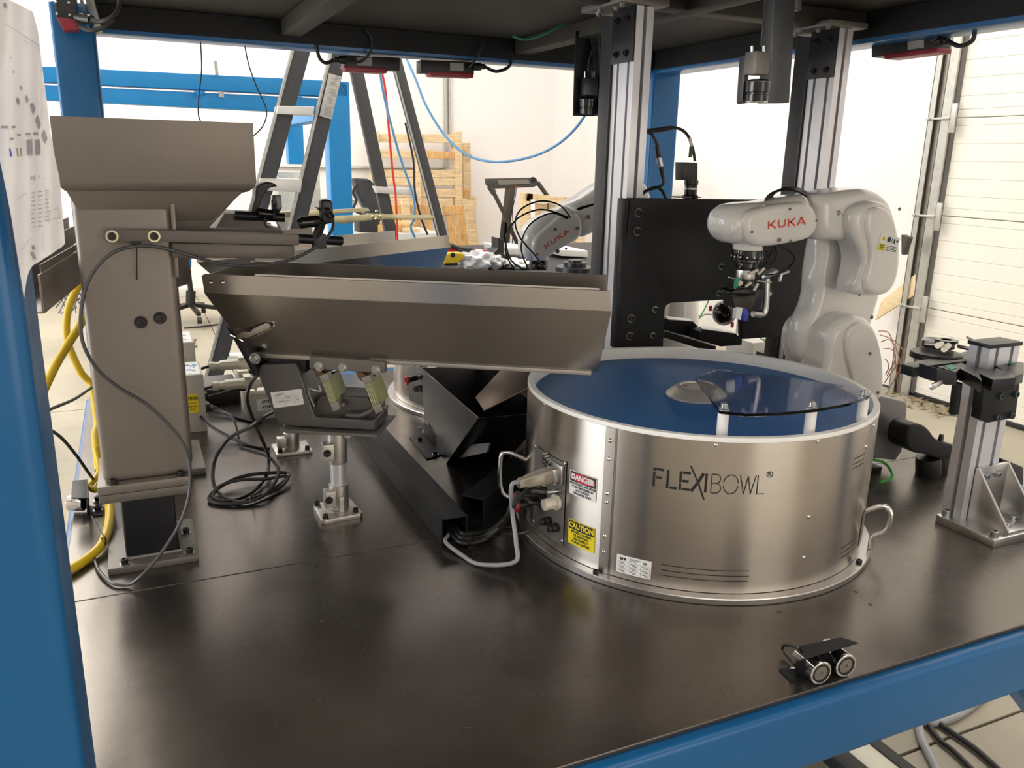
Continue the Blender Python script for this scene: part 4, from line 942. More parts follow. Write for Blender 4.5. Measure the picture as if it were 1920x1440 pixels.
# hose loop over the forearm
for k in range(4):
    b = B(); b.tube([ony(1433+k*3, 381-k, 1.45+.008*k), ony(1442+k*3, 366-k, 1.45+.008*k), ony(1462+k*3, 357-k*1.2, 1.45+.008*k), ony(1490+k*2, 357-k*1.2, 1.45+.008*k), ony(1510+k*2, 367-k*.8, 1.45+.008*k), ony(1524+k*1, 381-k, 1.45+.008*k)], .0028, n=8); obj('air_hose', b, blk_g, rb)
# tool
zz = lambda y: ony(1407, y, 1.456).z
def ring(y0, y1, r, m, nm, n=32, dx_=0, lab=None): b = B(); b.cyl((WX+dx_, 1.456, zz(y1)), (WX+dx_, 1.456, zz(y0)), r, n=n); return obj(nm, b, m, rb, bev=.0008, label=lab)
ring(468, 486, .0335, blk_g, 'tool_flange'); ring(486, 492, .027, blk_g, 'tool_changer'); ring(492, 505, .0225, blk_g, 'tool_changer'); ring(505, 521, .0215, alu_m, 'adapter_ring'); ring(521, 536, .020, blk_a, 'adapter_ring')
for k in range(14):
    a = 2*PI*k/14; bolt(rb, (WX+.034*math.cos(a), 1.456+.034*math.sin(a), zz(480)), (math.cos(a), math.sin(a), 0), .0022, .001, 'pan', w_board, 'ring_screw'); bolt(rb, (WX+.027*math.cos(a+.2), 1.456+.027*math.sin(a+.2), zz(486)), (math.cos(a+.2), math.sin(a+.2), 0), .0022, .001, 'pan', w_board, 'ring_screw')
b = B(); b.prism([ony(x, y, 1.44) for x, y in ((1372, 540), (1414, 548), (1412, 575), (1405, 581), (1378, 578))], (0, .04, 0)); obj('gripper_body', b, mk('olive_black_housing', (.05, .045, .035), .4, .4), rb, bev=.002)
b = B(); pillow(b, XZ([(1370, 552), (1372, 545), (1390, 540), (1410, 545), (1418, 551), (1408, 556), (1385, 555)], 1.43), lambda u, v, w_: V((u, w_, v)), 1.425, 1.47, .004, k=3); obj('sensor_housing', b, blk_g, rb)
b = B(); b.prism([ony(x, y, 1.445) for x, y in ((1413, 543), (1448, 543), (1448, 559), (1428, 561), (1428, 582), (1402, 584), (1410, 560))], (0, .03, 0)); obj('valve_block', b, blk_a, rb, bev=.0015); bolt(rb, ony(1444.5, 551, 1.445), (0, -1, 0), .0045, .0012, 'hole', zinc, 'port')
b = B(); b.tube([ony(1437, 522, 1.45), ony(1436, 560, 1.45), ony(1434, 582, 1.45), ony(1428, 589, 1.45), ony(1412, 588, 1.45)], .0078, n=14); obj('vacuum_pipe', b, alu_m, rb)
b = B(); b.cyl(ony(1424, 520, 1.45), ony(1452, 509, 1.45), .0085, n=16).cyl(ony(1440, 512, 1.46), ony(1457, 510, 1.46), .006, n=16).cyl(ony(1461, 528, 1.445), ony(1465, 512, 1.445), .0045, n=12).cyl(ony(1461, 515, 1.445), ony(1478, 509, 1.445), .0042, n=12); obj('air_fitting', b, zinc, rb, bev=.0006)
b = B(); b.cyl(ony(1419, 527, 1.43), ony(1446, 529, 1.43), .0018, n=8); obj('steel_pin', b, alu_m, rb)
b = B(); b.cyl(ony(1366, 520, 1.43), ony(1384, 524, 1.43), .0013, n=8); obj('steel_pin', b, alu_m, rb)
b = B(); b.obox(ony(1381, 531, 1.43), V((.0045, 0, 0)), V((0, .004, 0)), V((0, 0, .012))); obj('tape_wrap', b, green, rb, bev=.001, label='green tape')
for (x0, y0, x1, y1) in ((1405, 514, 1421, 506), (1421, 514, 1433, 503), (1386, 536, 1388, 526), (1397, 538, 1408, 530), (1413, 545, 1421, 532), (1389, 534, 1391, 528)):
    b = B(); b.cyl(ony(x0, y0, 1.425), ony(x1, y1, 1.425), .0032, .0034, n=10); obj('push_fitting', b, ivory, rb, bev=.0005)
b = B(); b.prism([ony(x, y, 1.435) for x, y in ((1382, 576), (1393, 577), (1389, 600), (1379, 598))], (0, .012, 0)); obj('finger', b, white_p, rb, bev=.0008, label='white gripper finger')
b = B(); b.prism([ony(x, y, 1.44) for x, y in ((1393, 577), (1400, 578), (1405, 588), (1401, 603), (1394, 601), (1394, 590))], (0, .012, 0)); obj('finger', b, dimblue, rb, bev=.0008, label='blue gripper finger')
for pts in (((1430, 461), (1440, 480), (1434, 500)), ((1452, 461), (1456, 480), (1440, 500), (1424, 508)), ((1462, 460), (1482, 472), (1490, 485), (1480, 500), (1462, 512), (1435, 516)), ((1452, 461), (1444, 478), (1434, 498), (1420, 506)), ((1372, 548), (1385, 540), (1400, 537)), ((1372, 553), (1390, 558), (1412, 552), (1418, 545))):
    b = B(); b.tube([ony(x, y, 1.425) for x, y in pts], .0016, n=7); obj('tool_wire', b, blk_g, rb)
# base cables green/yellow
b = B(); b.tube([ony(1638, 862, 1.40), onz(1655, 866, .03), onz(1668, 878, .02), onz(1672, 895, .01), onz(1650, 905, .006)], .0035, n=8); top('robot_cable', b, gwire, 'green and yellow cable bent at the foot of the front robot', 'cable')
# rear robot
rr = thing('industrial_robot', 'rear white robot arm slanting down from the aluminium post', 'robot', (1.50, 2.45, 0))
Y2 = 2.30
def pill2(name, pts, y0, y1, r, m=white_r, k=4): b = B(); pillow(b, XZ(pts, y0), lambda u, v, w_: V((u, w_, v)), y0, y1, r, k=k); return obj(name, b, m, rr, ang=60)
pill2('forearm', [(988, 455), (992, 435), (1012, 412), (1050, 395), (1075, 385), (1098, 405), (1094, 430), (1080, 450), (1040, 475), (1015, 490), (995, 488), (989, 475)], Y2, Y2+.09, .03)
pill2('wrist_cover', [(1000, 470), (1003, 448), (1022, 428), (1050, 406), (1078, 396), (1090, 410), (1093, 430), (1085, 448), (1050, 468), (1025, 485), (1008, 488)], Y2-.01, Y2+.04, .010)
pill2('elbow_housing', [(1068, 388), (1100, 370), (1140, 345), (1180, 330), (1215, 345), (1225, 385), (1200, 415), (1150, 425), (1110, 440), (1096, 445), (1088, 425), (1078, 402)], Y2-.005, Y2+.11, .025)
pill2('upper_arm', [(1160, 360), (1210, 350), (1235, 400), (1265, 480), (1290, 560), (1275, 640), (1230, 645), (1212, 590), (1195, 500), (1165, 420)], Y2+.05, Y2+.13, .03)
b = B(); b.lathe([(.09, 0), (.09, .1), (.085, .2), (.075, .30), (.05, .35)], (ony(1262, 640, Y2+.1).x, Y2+.1, 0), n=36); obj('base', b, white_r, rr)
b = B(); qw = ony(1010, 478, Y2+.03); b.lathe([(.031, qw.z+.02), (.031, qw.z-.004), (.029, qw.z-.014)], (qw.x, qw.y, 0), n=30); obj('wrist', b, white_r, rr)
b = B(); b.cyl((qw.x, qw.y, qw.z-.045), (qw.x, qw.y, qw.z-.014), .029, n=30); obj('tool_flange', b, blk_g, rr, bev=.001)
for k in range(10):
    a = 2*PI*k/10; bolt(rr, (qw.x+.0295*math.cos(a), qw.y+.0295*math.sin(a), qw.z-.03), (math.cos(a), math.sin(a), 0), .0025, .001, 'pan', w_board, 'ring_screw')
b = B(); kuka(b, logo_frame(ony(1023.5, 467, Y2-.0106), ony(1068, 436, Y2-.0106), ony(1019.5, 460, Y2-.0106), .018)); obj('word_mark', b, orange, rr, label='orange-red lettering')
for x, y, r_ in ((1041, 430, .005), (1082, 428, .005), (1007, 477, .004), (1045, 471, .007), (1061, 466, .004), (1103, 407, .007)): bolt(rr, ony(x, y, Y2-.0103), (0, -1, 0), r_, .002, 'socket', plate_s, 'screw_cap')
for i, pts in enumerate((((1070, 408), (1050, 385), (1015, 377), (980, 390), (966, 415), (975, 445), (1000, 475), (1024, 506)), ((1066, 408), (1035, 396), (1005, 394), (970, 410), (951, 440), (950, 465), (960, 490), (982, 505)), ((1064, 410), (1040, 400), (1015, 406), (990, 425), (978, 455), (980, 480), (992, 506)), ((960, 418), (950, 440), (948, 470), (955, 490), (966, 506)))):
    b = B(); b.tube([ony(x, y, Y2-.03) for x, y in pts], .0026, n=8); obj('air_hose', b, blk_g, rr)

# ------------------------------------------------------------------ pedestal fixture at the right
fx = thing('gripper_stand', 'aluminium post stand with black gripper holders at the right edge', 'stand', (1.63, 1.08, 0))
obj('base_plate', B().box((1.532, .992, 0), (1.80, 1.13, .0185)), alu_m, fx, bev=.002)
PX0, PX1, PYa, PYb = 1.556, 1.646, 1.090, 1.137
profile(PX0, PX1, PYa, PYb, .0185, .392, fx, 2, 1)
# bracket with two triangular cheeks, on the -Y face
for xx in (1.575, 1.668):
    obj('cheek', B().prism([(xx, 1.089, .0185), (xx, 1.089, .135), (xx, 1.083, .135), (xx, .998, .03), (xx, .998, .0185)], (.0055, 0, 0)), alu_m, fx, bev=.0008)
obj('bracket_back', B().box((1.5755, 1.0825, .0185), (1.6735, 1.0895, .135)).box((1.5755, .998, .0185), (1.6735, 1.0895, .0245)), alu_m, fx, bev=.0008)
for p in ((1.60, 1.0825, .115), (1.635, 1.0825, .115), (1.605, 1.0825, .07), (1.625, 1.0825, .05)): bolt(fx, p, (0, -1, 0), .006, .008, 'socket', zinc, washer=zinc)
for p in ((1.605, 1.02, .0245), (1.65, 1.04, .0245), (1.61, 1.05, .0245)): bolt(fx, p, (0, 0, 1), .006, .009, 'socket', zinc, washer=zinc)
for p in ((1.545, 1.117, .0185), (1.545, 1.004, .0185)): bolt(fx, p, (0, 0, 1), .0085, .014, 'socket', zinc)
obj('cap', B().box((PX0-.004, PYa-.003, .392), (PX1+.004, PYb+.003, .4005)), blk_p, fx, bev=.002)
def fp(name, pts, Y, d, m=blk_a, bev=.0012, lab=None):
    b = B(); b.prism([ony(x, y, Y) for x, y in pts], (0, d, 0)); return obj(name, b, m, fx, bev=bev, label=lab)
fp('clamp_plate', [(1846, 722), (1900, 712), (1912, 720), (1904, 783), (1852, 793), (1838, 786)], 1.066, .022, blk_m)
for x, y in ((1875, 743), (1904, 739), (1869, 783), (1896, 779)): bolt(fx, ony(x, y, 1.066), (0, -1, 0), .007, .005, 'socket', mk('teal_bolt', (.07, .1, .1), .4, .5) if 'teal_bolt' not in bpy.data.materials else bpy.data.materials['teal_bolt'])
def hz(name, pts, z, th_, m=blk_a, bev=.001, par=None):
    b = B(); b.prism([onz(x, y, z+th_) for x, y in pts], (0, 0, -th_)); return obj(name, b, m, par or fx, bev=bev)
zg = .348
hz('holder_arm', [(1690, 682), (1714, 689), (1800, 678), (1850, 672), (1830, 655), (1768, 668)], .335, .020)
hz('holder_jaw', [(1757, 687), (1793, 698), (1800, 691), (1830, 706), (1842, 715), (1836, 700), (1862, 712), (1905, 708), (1898, 700), (1868, 690), (1855, 697), (1830, 690), (1802, 680)], .332, .024)
hz('holder_arm', [(1858, 680), (1880, 672), (1920, 680), (1920, 700), (1900, 706)], .335, .020)
b = B(); b.lathe([(.034, .362), (.034, .376), (.030, .378), (.0, .378)], V((onz(1758, 652, .36).x, onz(1758, 652, .36).y, 0)), n=36); obj('gripper_disc', b, blk_g, fx)
b = B(); b.lathe([(.052, .347), (.052, .357), (.05, .359), (.0, .359)], V((onz(1755, 664, .355).x, onz(1755, 664, .355).y, 0)), n=40); obj('gripper_ring', b, blk_a, fx)
b = B(); b.lathe([(.023, .378), (.023, .384), (.012, .384), (.012, .380), (.0, .380)], V((onz(1775, 640, .38).x, onz(1775, 640, .38).y, 0)), n=30); obj('gripper_disc', b, blk_g, fx)
for a, c in (((1733, 645), (1762, 648)), ((1797, 649), (1822, 655)), ((1815, 632), (1835, 642))):
    b = B(); b.cyl(onz(*a, .372), onz(*c, .372), .0045, n=10); obj('guide_pin', b, alu_m, fx)
for a, c in (((1758, 648), (1765, 645)), ((1770, 655), (1778, 648)), ((1747, 726), (1762, 717))):
    b = B(); b.cyl(ony(*a, 1.0), ony(*c, 1.02), .0055, n=12); obj('push_fitting', b, ivory if a[0] != 1747 else alu_m, fx, bev=.0006)
fp('holder_block', [(1757, 690), (1793, 700), (1795, 722), (1775, 722), (1757, 716)], 1.02, .04, blk_a)
hz('green_tag', [(1770, 686), (1784, 683), (1796, 690), (1783, 693)], .3565, .0004, green, 0)
hz('green_tag', [(1872, 677), (1888, 673), (1904, 680), (1886, 682)], .3565, .0006, green, 0)
b = B(); b.cyl(ony(1795, 718, 1.10), ony(1788, 775, 1.10), .0095, n=20); obj('black_rod', b, blk_m, fx)
# pistol-grip scanner behind the stand
b = B()
pts = [(1702, 815), (1705, 802), (1718, 795), (1735, 799), (1748, 812), (1758, 826), (1800, 838), (1800, 858), (1770, 862), (1735, 852), (1718, 850), (1704, 842), (1699, 832)]
pillow(b, XZ(pts, 1.30), lambda u, v, w_: V((u, w_, v)), 1.30, 1.36, .006, k=2)
sb = thing('gun_holder', 'curved black gun-shaped holder lying behind the aluminium stand', 'holder', (1.78, 1.33, 0))
obj('cradle', b, blk_m, sb, ang=50)
b = B(); b.cyl((ony(1742, 880, 1.34).x, 1.34, 0), (ony(1742, 850, 1.34).x, 1.34, .05), .030, n=24); b.cyl((ony(1742, 880, 1.34).x+.04, 1.34, 0), (ony(1742, 850, 1.34).x+.045, 1.34, .06), .02, n=24); obj('barrel', b, rub, sb, bev=.004)
b = B(); b.cyl(ony(1686, 824, 1.40), ony(1704, 822, 1.36), .008, n=14); obj('nozzle', b, plate_s, sb)
b = B(); b.cyl(ony(1763, 828, 1.31), ony(1766, 814, 1.31), .007, .005, n=12); obj('knob', b, blk_g, sb)
b = B(); b.prism([ony(x, y, 1.42) for x, y in ((1880, 860), (1920, 876), (1920, 930), (1875, 915))], (0, .08, 0)); top('tool_case', b, rub, 'black case on the table at the right edge beyond the stand', 'case', bev=.006)
b = B(); b.beam(onz(1875, 858, .03)+V((0, .1, 0)), onz(1935, 884, .03)+V((0, .1, 0)), .03, .03); top('alu_rail', b, alu, 'bright aluminium rail along the table edge behind the black case', 'rail', bev=.002)
# ------------------------------------------------------------------ drawing sheet on the front post
pt = thing('drawing_sheet', 'creased white technical drawing taped to the front-left blue post', 'paper', (-.09, .655, .63))
def SY(px): return .652-.006*math.sin(px*.09)+(.004 if px > 80 else 0)-.0003*px*.1
ol_r = [(62, 22), (72, 60), (80, 130), (88, 190), (95, 250), (104, 300), (112, 335), (118, 400), (122, 458)]
ol_l = [(-60, -40), (-50, 40), (-40, 120), (-25, 200), (-5, 280), (8, 340), (20, 400), (30, 460), (45, 560)]
bot = {8: (45, 560)}
b = B(); rows = []
nr = 26
def interp(ol, t):
    x = t*(len(ol)-1); i = min(int(x), len(ol)-2); f_ = x-i; return (ol[i][0]+(ol[i+1][0]-ol[i][0])*f_, ol[i][1]+(ol[i+1][1]-ol[i][1])*f_)
topR = [(-60, -60), (0, -25), (62, 22)]
NC = 22
for r_ in range(nr+1):
    t = r_/nr; L_ = interp(ol_l, t); R_ = interp(ol_r, t); row = []
    for c_ in range(NC+1):
        s_ = c_/NC; x = L_[0]+(R_[0]-L_[0])*s_; y = L_[1]+(R_[1]-L_[1])*s_
        if r_ == nr: y = (560-95*s_*1.0) if s_ < .12 else 548-90*(s_**.45)
        row.append((x, y))
    rows.append(row)
last = [(45, 560), (47, 545), (50, 525), (53, 513), (56, 506), (60, 500), (64, 496), (68, 494), (72, 492), (76, 489), (80, 487), (84, 484), (88, 482), (92, 479), (96, 477), (100, 474), (104, 471), (108, 468), (112, 466), (116, 463), (119, 460), (121, 458), (122, 456)]
rows[-1] = last
for r_ in range(nr-5, nr):
    k = (r_-(nr-5)+1)/6.0
    rows[r_] = [(a[0]*(1-k)+c[0]*k, a[1]*(1-k)+c[1]*k) for a, c in zip(rows[nr-6], last)]
vv = [[b.bm.verts.new(ony(x, y, SY(x)+.0006*math.sin(y*.03))) for x, y in row] for row in rows]
for i in range(nr):
    for j in range(NC): b.bm.faces.new((vv[i][j], vv[i+1][j], vv[i+1][j+1], vv[i][j+1]))
obj('sheet', b, paper, pt, ang=80)
def pp(x, y, o=.0012): return ony(x, y, SY(x)+.0006*math.sin(y*.03)-o)
def pq(b, pts): b.bm.faces.new([b.bm.verts.new(pp(*q)) for q in pts])
b = B()
for x, y, s_ in ((34, 190, 4), (40, 165, 2.5), (50, 186, 4), (60, 203, 5.5), (26, 135, 1.8), (20, 108, 1.3)): pq(b, [(x-s_*.7, y-s_), (x, y-s_*2), (x+s_*.9, y), (x+s_*.2, y+s_*2)])
for x, y in ((71, 230), (84, 257)): pq(b, [(x-6, y-4), (x-1, y-15), (x+5, y+2), (x+1, y+13)])
for x in (50, 65): pq(b, [(x, 262), (x+9, 261), (x+10, 289), (x+1, 290)])
for x, y in ((8, 10), (61, 464), (59, 476), (62, 482)): pq(b, [(x-2, y-4), (x+3, y-4), (x+4, y+4), (x-1, y+4)])
for x, y in ((57, 331), (73, 329)): stroke(b, lambda u, v: pp(u, v), [(x, y), (x+9, y+6)], 1.2, 0); stroke(b, lambda u, v: pp(u, v), [(x+9, y-2), (x, y+5)], 1.2, 0)
for x, y, w_ in ((2, 236, 13), (23, 236, 6), (19, 258, 7), (33, 251, 6), (48, 249, 9), (62, 248, 9)): pq(b, [(x, y), (x+w_, y), (x+w_, y+4), (x, y+4)])
obj('drawing_figures', b, print_g, pt, kind='stuff')
b = B()
for p_ in (((58, 342), (87, 337)), ((10, 45), (78, 88)), ((60, 358), (108, 350)), ((60, 366), (92, 360)), ((60, 400), (110, 388)), ((62, 435), (114, 418)), ((86, 352), (91, 420)), ((92, 395), (111, 391)), ((111, 391), (113, 410)), ((92, 395), (94, 412)), ((94, 412), (113, 408)), ((45, 68), (72, 85)), ((45, 75), (72, 92)), ((30, 375), (50, 362)), ((40, 470), (58, 445))):
    stroke(b, lambda u, v: pp(u, v), p_, .55, 0)
for i in range(26):
    x = 58+(i % 3)*13; y = 362+(i//3)*8-(i % 3)*2; stroke(b, lambda u, v: pp(u, v), [(x, y), (x+8, y-1.3)], 1.2, 0)
obj('drawing_lines', b, print_g, pt, kind='stuff')
b = B(); pq(b, [(17, 279), (20, 278), (23, 293), (20, 294)]); obj('colour_bar', b, dimblue, pt)
b = B(); pq(b, [(31, 277), (33, 277), (36, 293), (34, 293)]); pq(b, [(38, 277), (40, 277), (42, 293), (40, 293)]); obj('colour_bar', b, mk('ochre_print', (.4, .35, .15), .6), pt)

# ------------------------------------------------------------------ rear hopper station
h2 = thing('hopper_column', 'second taupe hopper column hidden behind the first, its tray end showing at the left', 'hopper', (-.01, 2.06, 0))
d2 = V((.115, .993, 0)).normalized(); s2_ = V((-d2.y, d2.x, 0))
pA = onz(75, 515, .548)
b = B(); b.prism([pA, pA+d2*.62, pA+d2*.62-ZV*.062, pA-ZV*.062], s2_*.004)
b.prism([pA-ZV*.062, pA+d2*.62-ZV*.062, pA+d2*.62-ZV*.062+s2_*.055, pA-ZV*.062+s2_*.055], ZV*.003)
b.prism([pA+s2_*.055, pA+d2*.62+s2_*.055, pA+d2*.62+s2_*.07-ZV*.062, pA+s2_*.055-ZV*.062], -s2_*.004)
obj('tray', b, grey_p, h2, bev=.0015)
b = B(); b.prism([pA+d2*.03+ZV*.0+s2_*.004, pA+d2*.62+s2_*.004, pA+d2*.62+s2_*.004+ZV*.012, pA+d2*.03+s2_*.004+ZV*.012], s2_*.0015)
b.prism([pA+d2*.12+s2_*.03, pA+d2*.62+s2_*.03, pA+d2*.62+s2_*.03+ZV*.035, pA+d2*.12+s2_*.03+ZV*.035], s2_*.0015); b.prism([pA+d2*.33+s2_*.06, pA+d2*.62+s2_*.06, pA+d2*.62+s2_*.06+ZV*.045, pA+d2*.33+s2_*.06+ZV*.045], s2_*.0015)
obj('tray_rail', b, grey_p, h2)
obj('column', B().box((-.055, 2.02, .017), (.085, 2.17, .62)), grey_p, h2, bev=.012, seg=3)
obj('base_plate', B().box((-.09, 1.98, 0), (.11, 2.2, .017)), plate_s, h2, bev=.002)
Yh = 1.93
b = B(); b.prism([ony(x, y, Yh) for x, y in ((330, 455), (398, 437), (420, 400), (500, 404), (515, 410), (526, 425), (531, 440), (530, 470), (330, 480))], (0, .16, 0)); obj('tray_side', b, brn_p, h2, bev=.003)
b = B(); b.prism([ony(x, y, Yh-.01) for x, y in ((330, 478), (352, 478), (359, 510), (355, 532), (330, 540))], (0, .05, 0)); obj('tray_end', b, brn_p, h2, bev=.002)
b = B(); b.cyl(ony(440, 404, Yh), ony(533, 408, Yh), .010, n=18); obj('sensor_rod', b, blk_a, h2)
b = B(); b.cyl(ony(484, 400, Yh-.01), ony(512, 402, Yh-.01), .0125, .010, n=18); b.prism([ony(x, y, Yh-.02) for x, y in ((512, 366), (527, 366), (529, 390), (523, 400), (514, 398), (511, 384))], (0, .03, 0)); b.obox(ony(512, 390, Yh), V((.004, 0, 0)), V((0, .012, 0)), V((0, 0, .018)))
obj('camera_head', b, blk_g, h2, bev=.0012)
b = B(); pillow(b, XZ([(478, 372), (480, 350), (498, 342), (512, 343), (520, 350), (506, 352), (490, 374), (484, 400), (470, 400)], Yh), lambda u, v, w_: V((u, w_, v)), Yh, Yh+.05, .003, k=2); obj('arched_guard', b, blk_p, h2, ang=50)
b = B(); b.prism([ony(x, y, Yh-.015) for x, y in ((498, 418), (503, 414), (517, 415), (522, 428), (505, 428))], (0, .03, 0)); obj('clamp_lever', b, chrome, h2, bev=.001)
# second trough
e1 = V((math.cos(math.radians(32)), math.sin(math.radians(32)), 0)); e2 = V((-e1.y, e1.x, 0)); R0 = onz(842, 441, .522); R0.z = 0
def T2(l, n, z): return R0+e1*l+e2*n+ZV*z
t2 = thing('trough_feeder', 'second stainless trough feeder, rear of the table, rising to the right', 'feeder', (.5, 2.2, 0))
t = .0022; b = B(); L2 = -.70
for n0, n1, sg in ((0, .05, 1), (.21, .16, -1)):
    b.prism([T2(L2, n0, .522), T2(0, n0, .522), T2(.002, n0, .487), T2(L2, n0, .487)], e2*t*sg)
    b.prism([T2(L2, n0, .487), T2(.002, n0, .487), T2(-.015, n1, .355), T2(L2+.12, n1, .355)], e2*t*sg)
b.prism([T2(L2+.12, .05, .355), T2(-.015, .05, .355), T2(-.015, .16, .355), T2(L2+.12, .16, .355)], ZV*t)
obj('trough', b, ss, t2, ang=25)
b = B(); b.prism([T2(L2, .211, .522), T2(-.33, .211, .522), T2(-.33, .211, .548), T2(L2, .211, .545)], e2*.002); obj('back_lip', b, ss_d, t2)
obj('drive_casting', B().hexa([T2(-.50, .06, .20), T2(-.32, .06, .19), T2(-.32, .15, .19), T2(-.50, .15, .20), T2(-.52, .06, .34), T2(-.40, .06, .34), T2(-.40, .15, .34), T2(-.52, .15, .34)]), hammer, t2, bev=.004)
f2c = V((.306+.02, 2.07, 0))
obj('tube', B().cyl(f2c+ZV*.02, f2c+ZV*.25, .0165, n=24), alu, t2)
obj('foot_plate', B().box((f2c.x-.045, 2.03, 0), (f2c.x+.045, 2.115, .010)), cast, t2, bev=.002)
obj('clamp', B().cyl(f2c+ZV*.01, f2c+ZV*.052, .02, n=24).obox(f2c+V((-.026, -.01, .03)), V((.012, 0, 0)), V((0, .01, 0)), V((0, 0, .014))), cast, t2, bev=.002)
for x, y in ((-.034, -.03), (.034, -.03)): bolt(t2, f2c+V((x, y, .01)), (0, 0, 1), .006, .009, 'socket', oxide, washer=zinc)

# ------------------------------------------------------------------ controllers on the table
def ctrlbox(lab, x0, x1, y0, y1, h, sx):
    t = thing('control_box', lab, 'control box', ((x0+x1)/2, (y0+y1)/2, 0))
    obj('case', B().box((x0, y0, 0), (x1, y1, h)), ctrl, t, bev=.003)
    obj('top_sticker', B().box((x0+.008, y0+.008, h), (x1-.006, y1-.01, h+.0006)), w_board, t)
    b = B()
    for i in range(10): u = x1-.055+.04*random.random(); v = y0+.02+.1*random.random(); b.box((u, v, h+.0006), (u+random.uniform(.005, .015), v+random.uniform(.004, .02), h+.001))
    obj('sticker_print', b, sx, t)
    c = obj('caution_label', B().box((x1-.060, y0-.0008, h*.35), (x1-.018, y0-.0002, h*.35+.052)), yel, t)
    b = B(); F_ = lambda x, y: V((x1-.039+x, y0-.0012, h*.35+.04+y)); text_on(b, 'CAUTION', .0125, F_, 0, 0, .72, .0004)
    for i, s_ in enumerate(('DO NOT MOUNT', 'OR OPERATE FACING', 'HEAT SOURCE')): text_on(b, s_, .0055, F_, 0, -.014-i*.008, .7, .0001)
    obj('lettering', b, print_k, c)
    obj('connector', B().box((x1, y0+.03, h*.28), (x1+.012, y0+.06, h*.42)).box((x1, y0+.03, h*.55), (x1+.008, y0+.05, h*.62)), blk_p, t, bev=.001)
    return t
ctrlbox('pale grey control box nearest the hopper column with a blue-printed top sticker', .04, .1405, 2.31, 2.47, .162, bhose)
ctrlbox('pale grey control box behind the other one with a plain white top sticker', .035, .137, 2.53, 2.70, .205, print_g)
def unit(lab, x0, x1, y0, y1, h, py):
    t = thing('vibration_controller', lab, 'controller', ((x0+x1)/2, (y0+y1)/2, 0))
    obj('case', B().box((x0, y0, 0), (x1, y1, h)), ctrl, t, bev=.002)
    obj('lid', B().box((x0-.002, y0-.002, h), (x1+.002, y1, h+.006)), ivory, t, bev=.001)
    obj('switch_plate', B().box((x0+.055, y0+.05, h+.006), (x0+.12, y0+.09, h+.012)), blk_p, t, bev=.001)
    b = B(); b.prism([V((x0+.06, y0+.06, h+.012)), V((x0+.11, y0+.06, h+.012)), V((x0+.11, y0+.06, h+.026)), V((x0+.075, y0+.06, h+.018))], (0, .015, 0)); obj('rocker_switch', b, red, t, bev=.001)
    q = V((x0+.02, y0+.02, h+.03))
    b = B(); rs = []
    for s_, r_ in ((-.105, .012), (-.103, .0135), (-.088, .0135), (-.087, .0105), (-.075, .012), (-.07, .016), (-.02, .017), (-.018, .019), (.005, .019), (.006, .016), (.075, .0165)):
        rs.append([q+V((s_, 0, 0))+V((0, math.cos(a_)*r_, math.sin(a_)*r_)) for a_ in [PI/4+2*PI*k/8 for k in range(8)]])
    b.loft(rs); obj('plug', b, ivory, t, bev=.001)
    b = B(); b.prism([q+V((-.03, -.019, 0)), q+V((.0, -.021, -.01)), q+V((.01, -.021, -.02)), q+V((.02, -.019, .0)), q+V((-.02, -.019, .012))], (0, .003, 0)); b.box((q.x-.02, q.y-.02, q.z+.018), (q.x+.0, q.y+.02, q.z+.024)); obj('latch', b, ivory, t, bev=.001)
    lb_ = obj('attention_label', B().box((x0+.03, y0-.0012, h*.35), (x0+.11, y0-.0004, h*.8)), w_board, t)
    b = B(); F_ = lambda x, y: V((x0+.07+x, y0-.0016, h*.58+y)); text_on(b, 'ATTENTION', .012, F_, 0, .008, .8, .0005); text_on(b, 'ATTENTION', .012, F_, 0, -.008, .8, .0005); obj('lettering', b, print_k, lb_)
    return q
qa = unit('pale vibration controller with white plug, nearer of the two beyond the small foot', .252, .46, 2.37, 2.50, .075, 0)
qb = unit('pale vibration controller with white plug, farther of the two, in front of the ladder', .262, .47, 2.60, 2.74, .078, 0)
b = B(); b.box((.155, 2.56, 0), (.255, 2.73, .05)); top('junction_box', b, blk_p, 'flat black box between the pale control boxes and the controllers', 'box', bev=.003)
for q, e_, lab in ((qa, (360, 660), 'black cable from the nearer white plug'), (qb, (350, 640), 'black cable from the farther white plug')):
    b = B(); b.tube([q+V((-.1, 0, 0)), q+V((-.135, -.01, -.01)), q+V((-.15, -.05, -.05)), (q.x-.13, q.y-.12, .03), (q.x-.06, q.y-.22, .006), (q.x+.0, q.y-.30, .006)], .0045, n=8); top('plug_cable', b, rub, lab+' drooping to the table', 'cable')
for i, (c0, c1) in enumerate((((.152, 2.33, .055), (.21, 2.2, .006)), ((.15, 2.34, .09), (.30, 2.42, .05)))):
    b = B(); b.tube([V(c0), V(c0)*.5+V(c1)*.5+V((.02, 0, .02)), V(c1)], .0035, n=8); top('control_cable', b, rub, ['short black cable drooping from the front control box', 'thin black cable between the control box and the nearer controller'][i], 'cable')

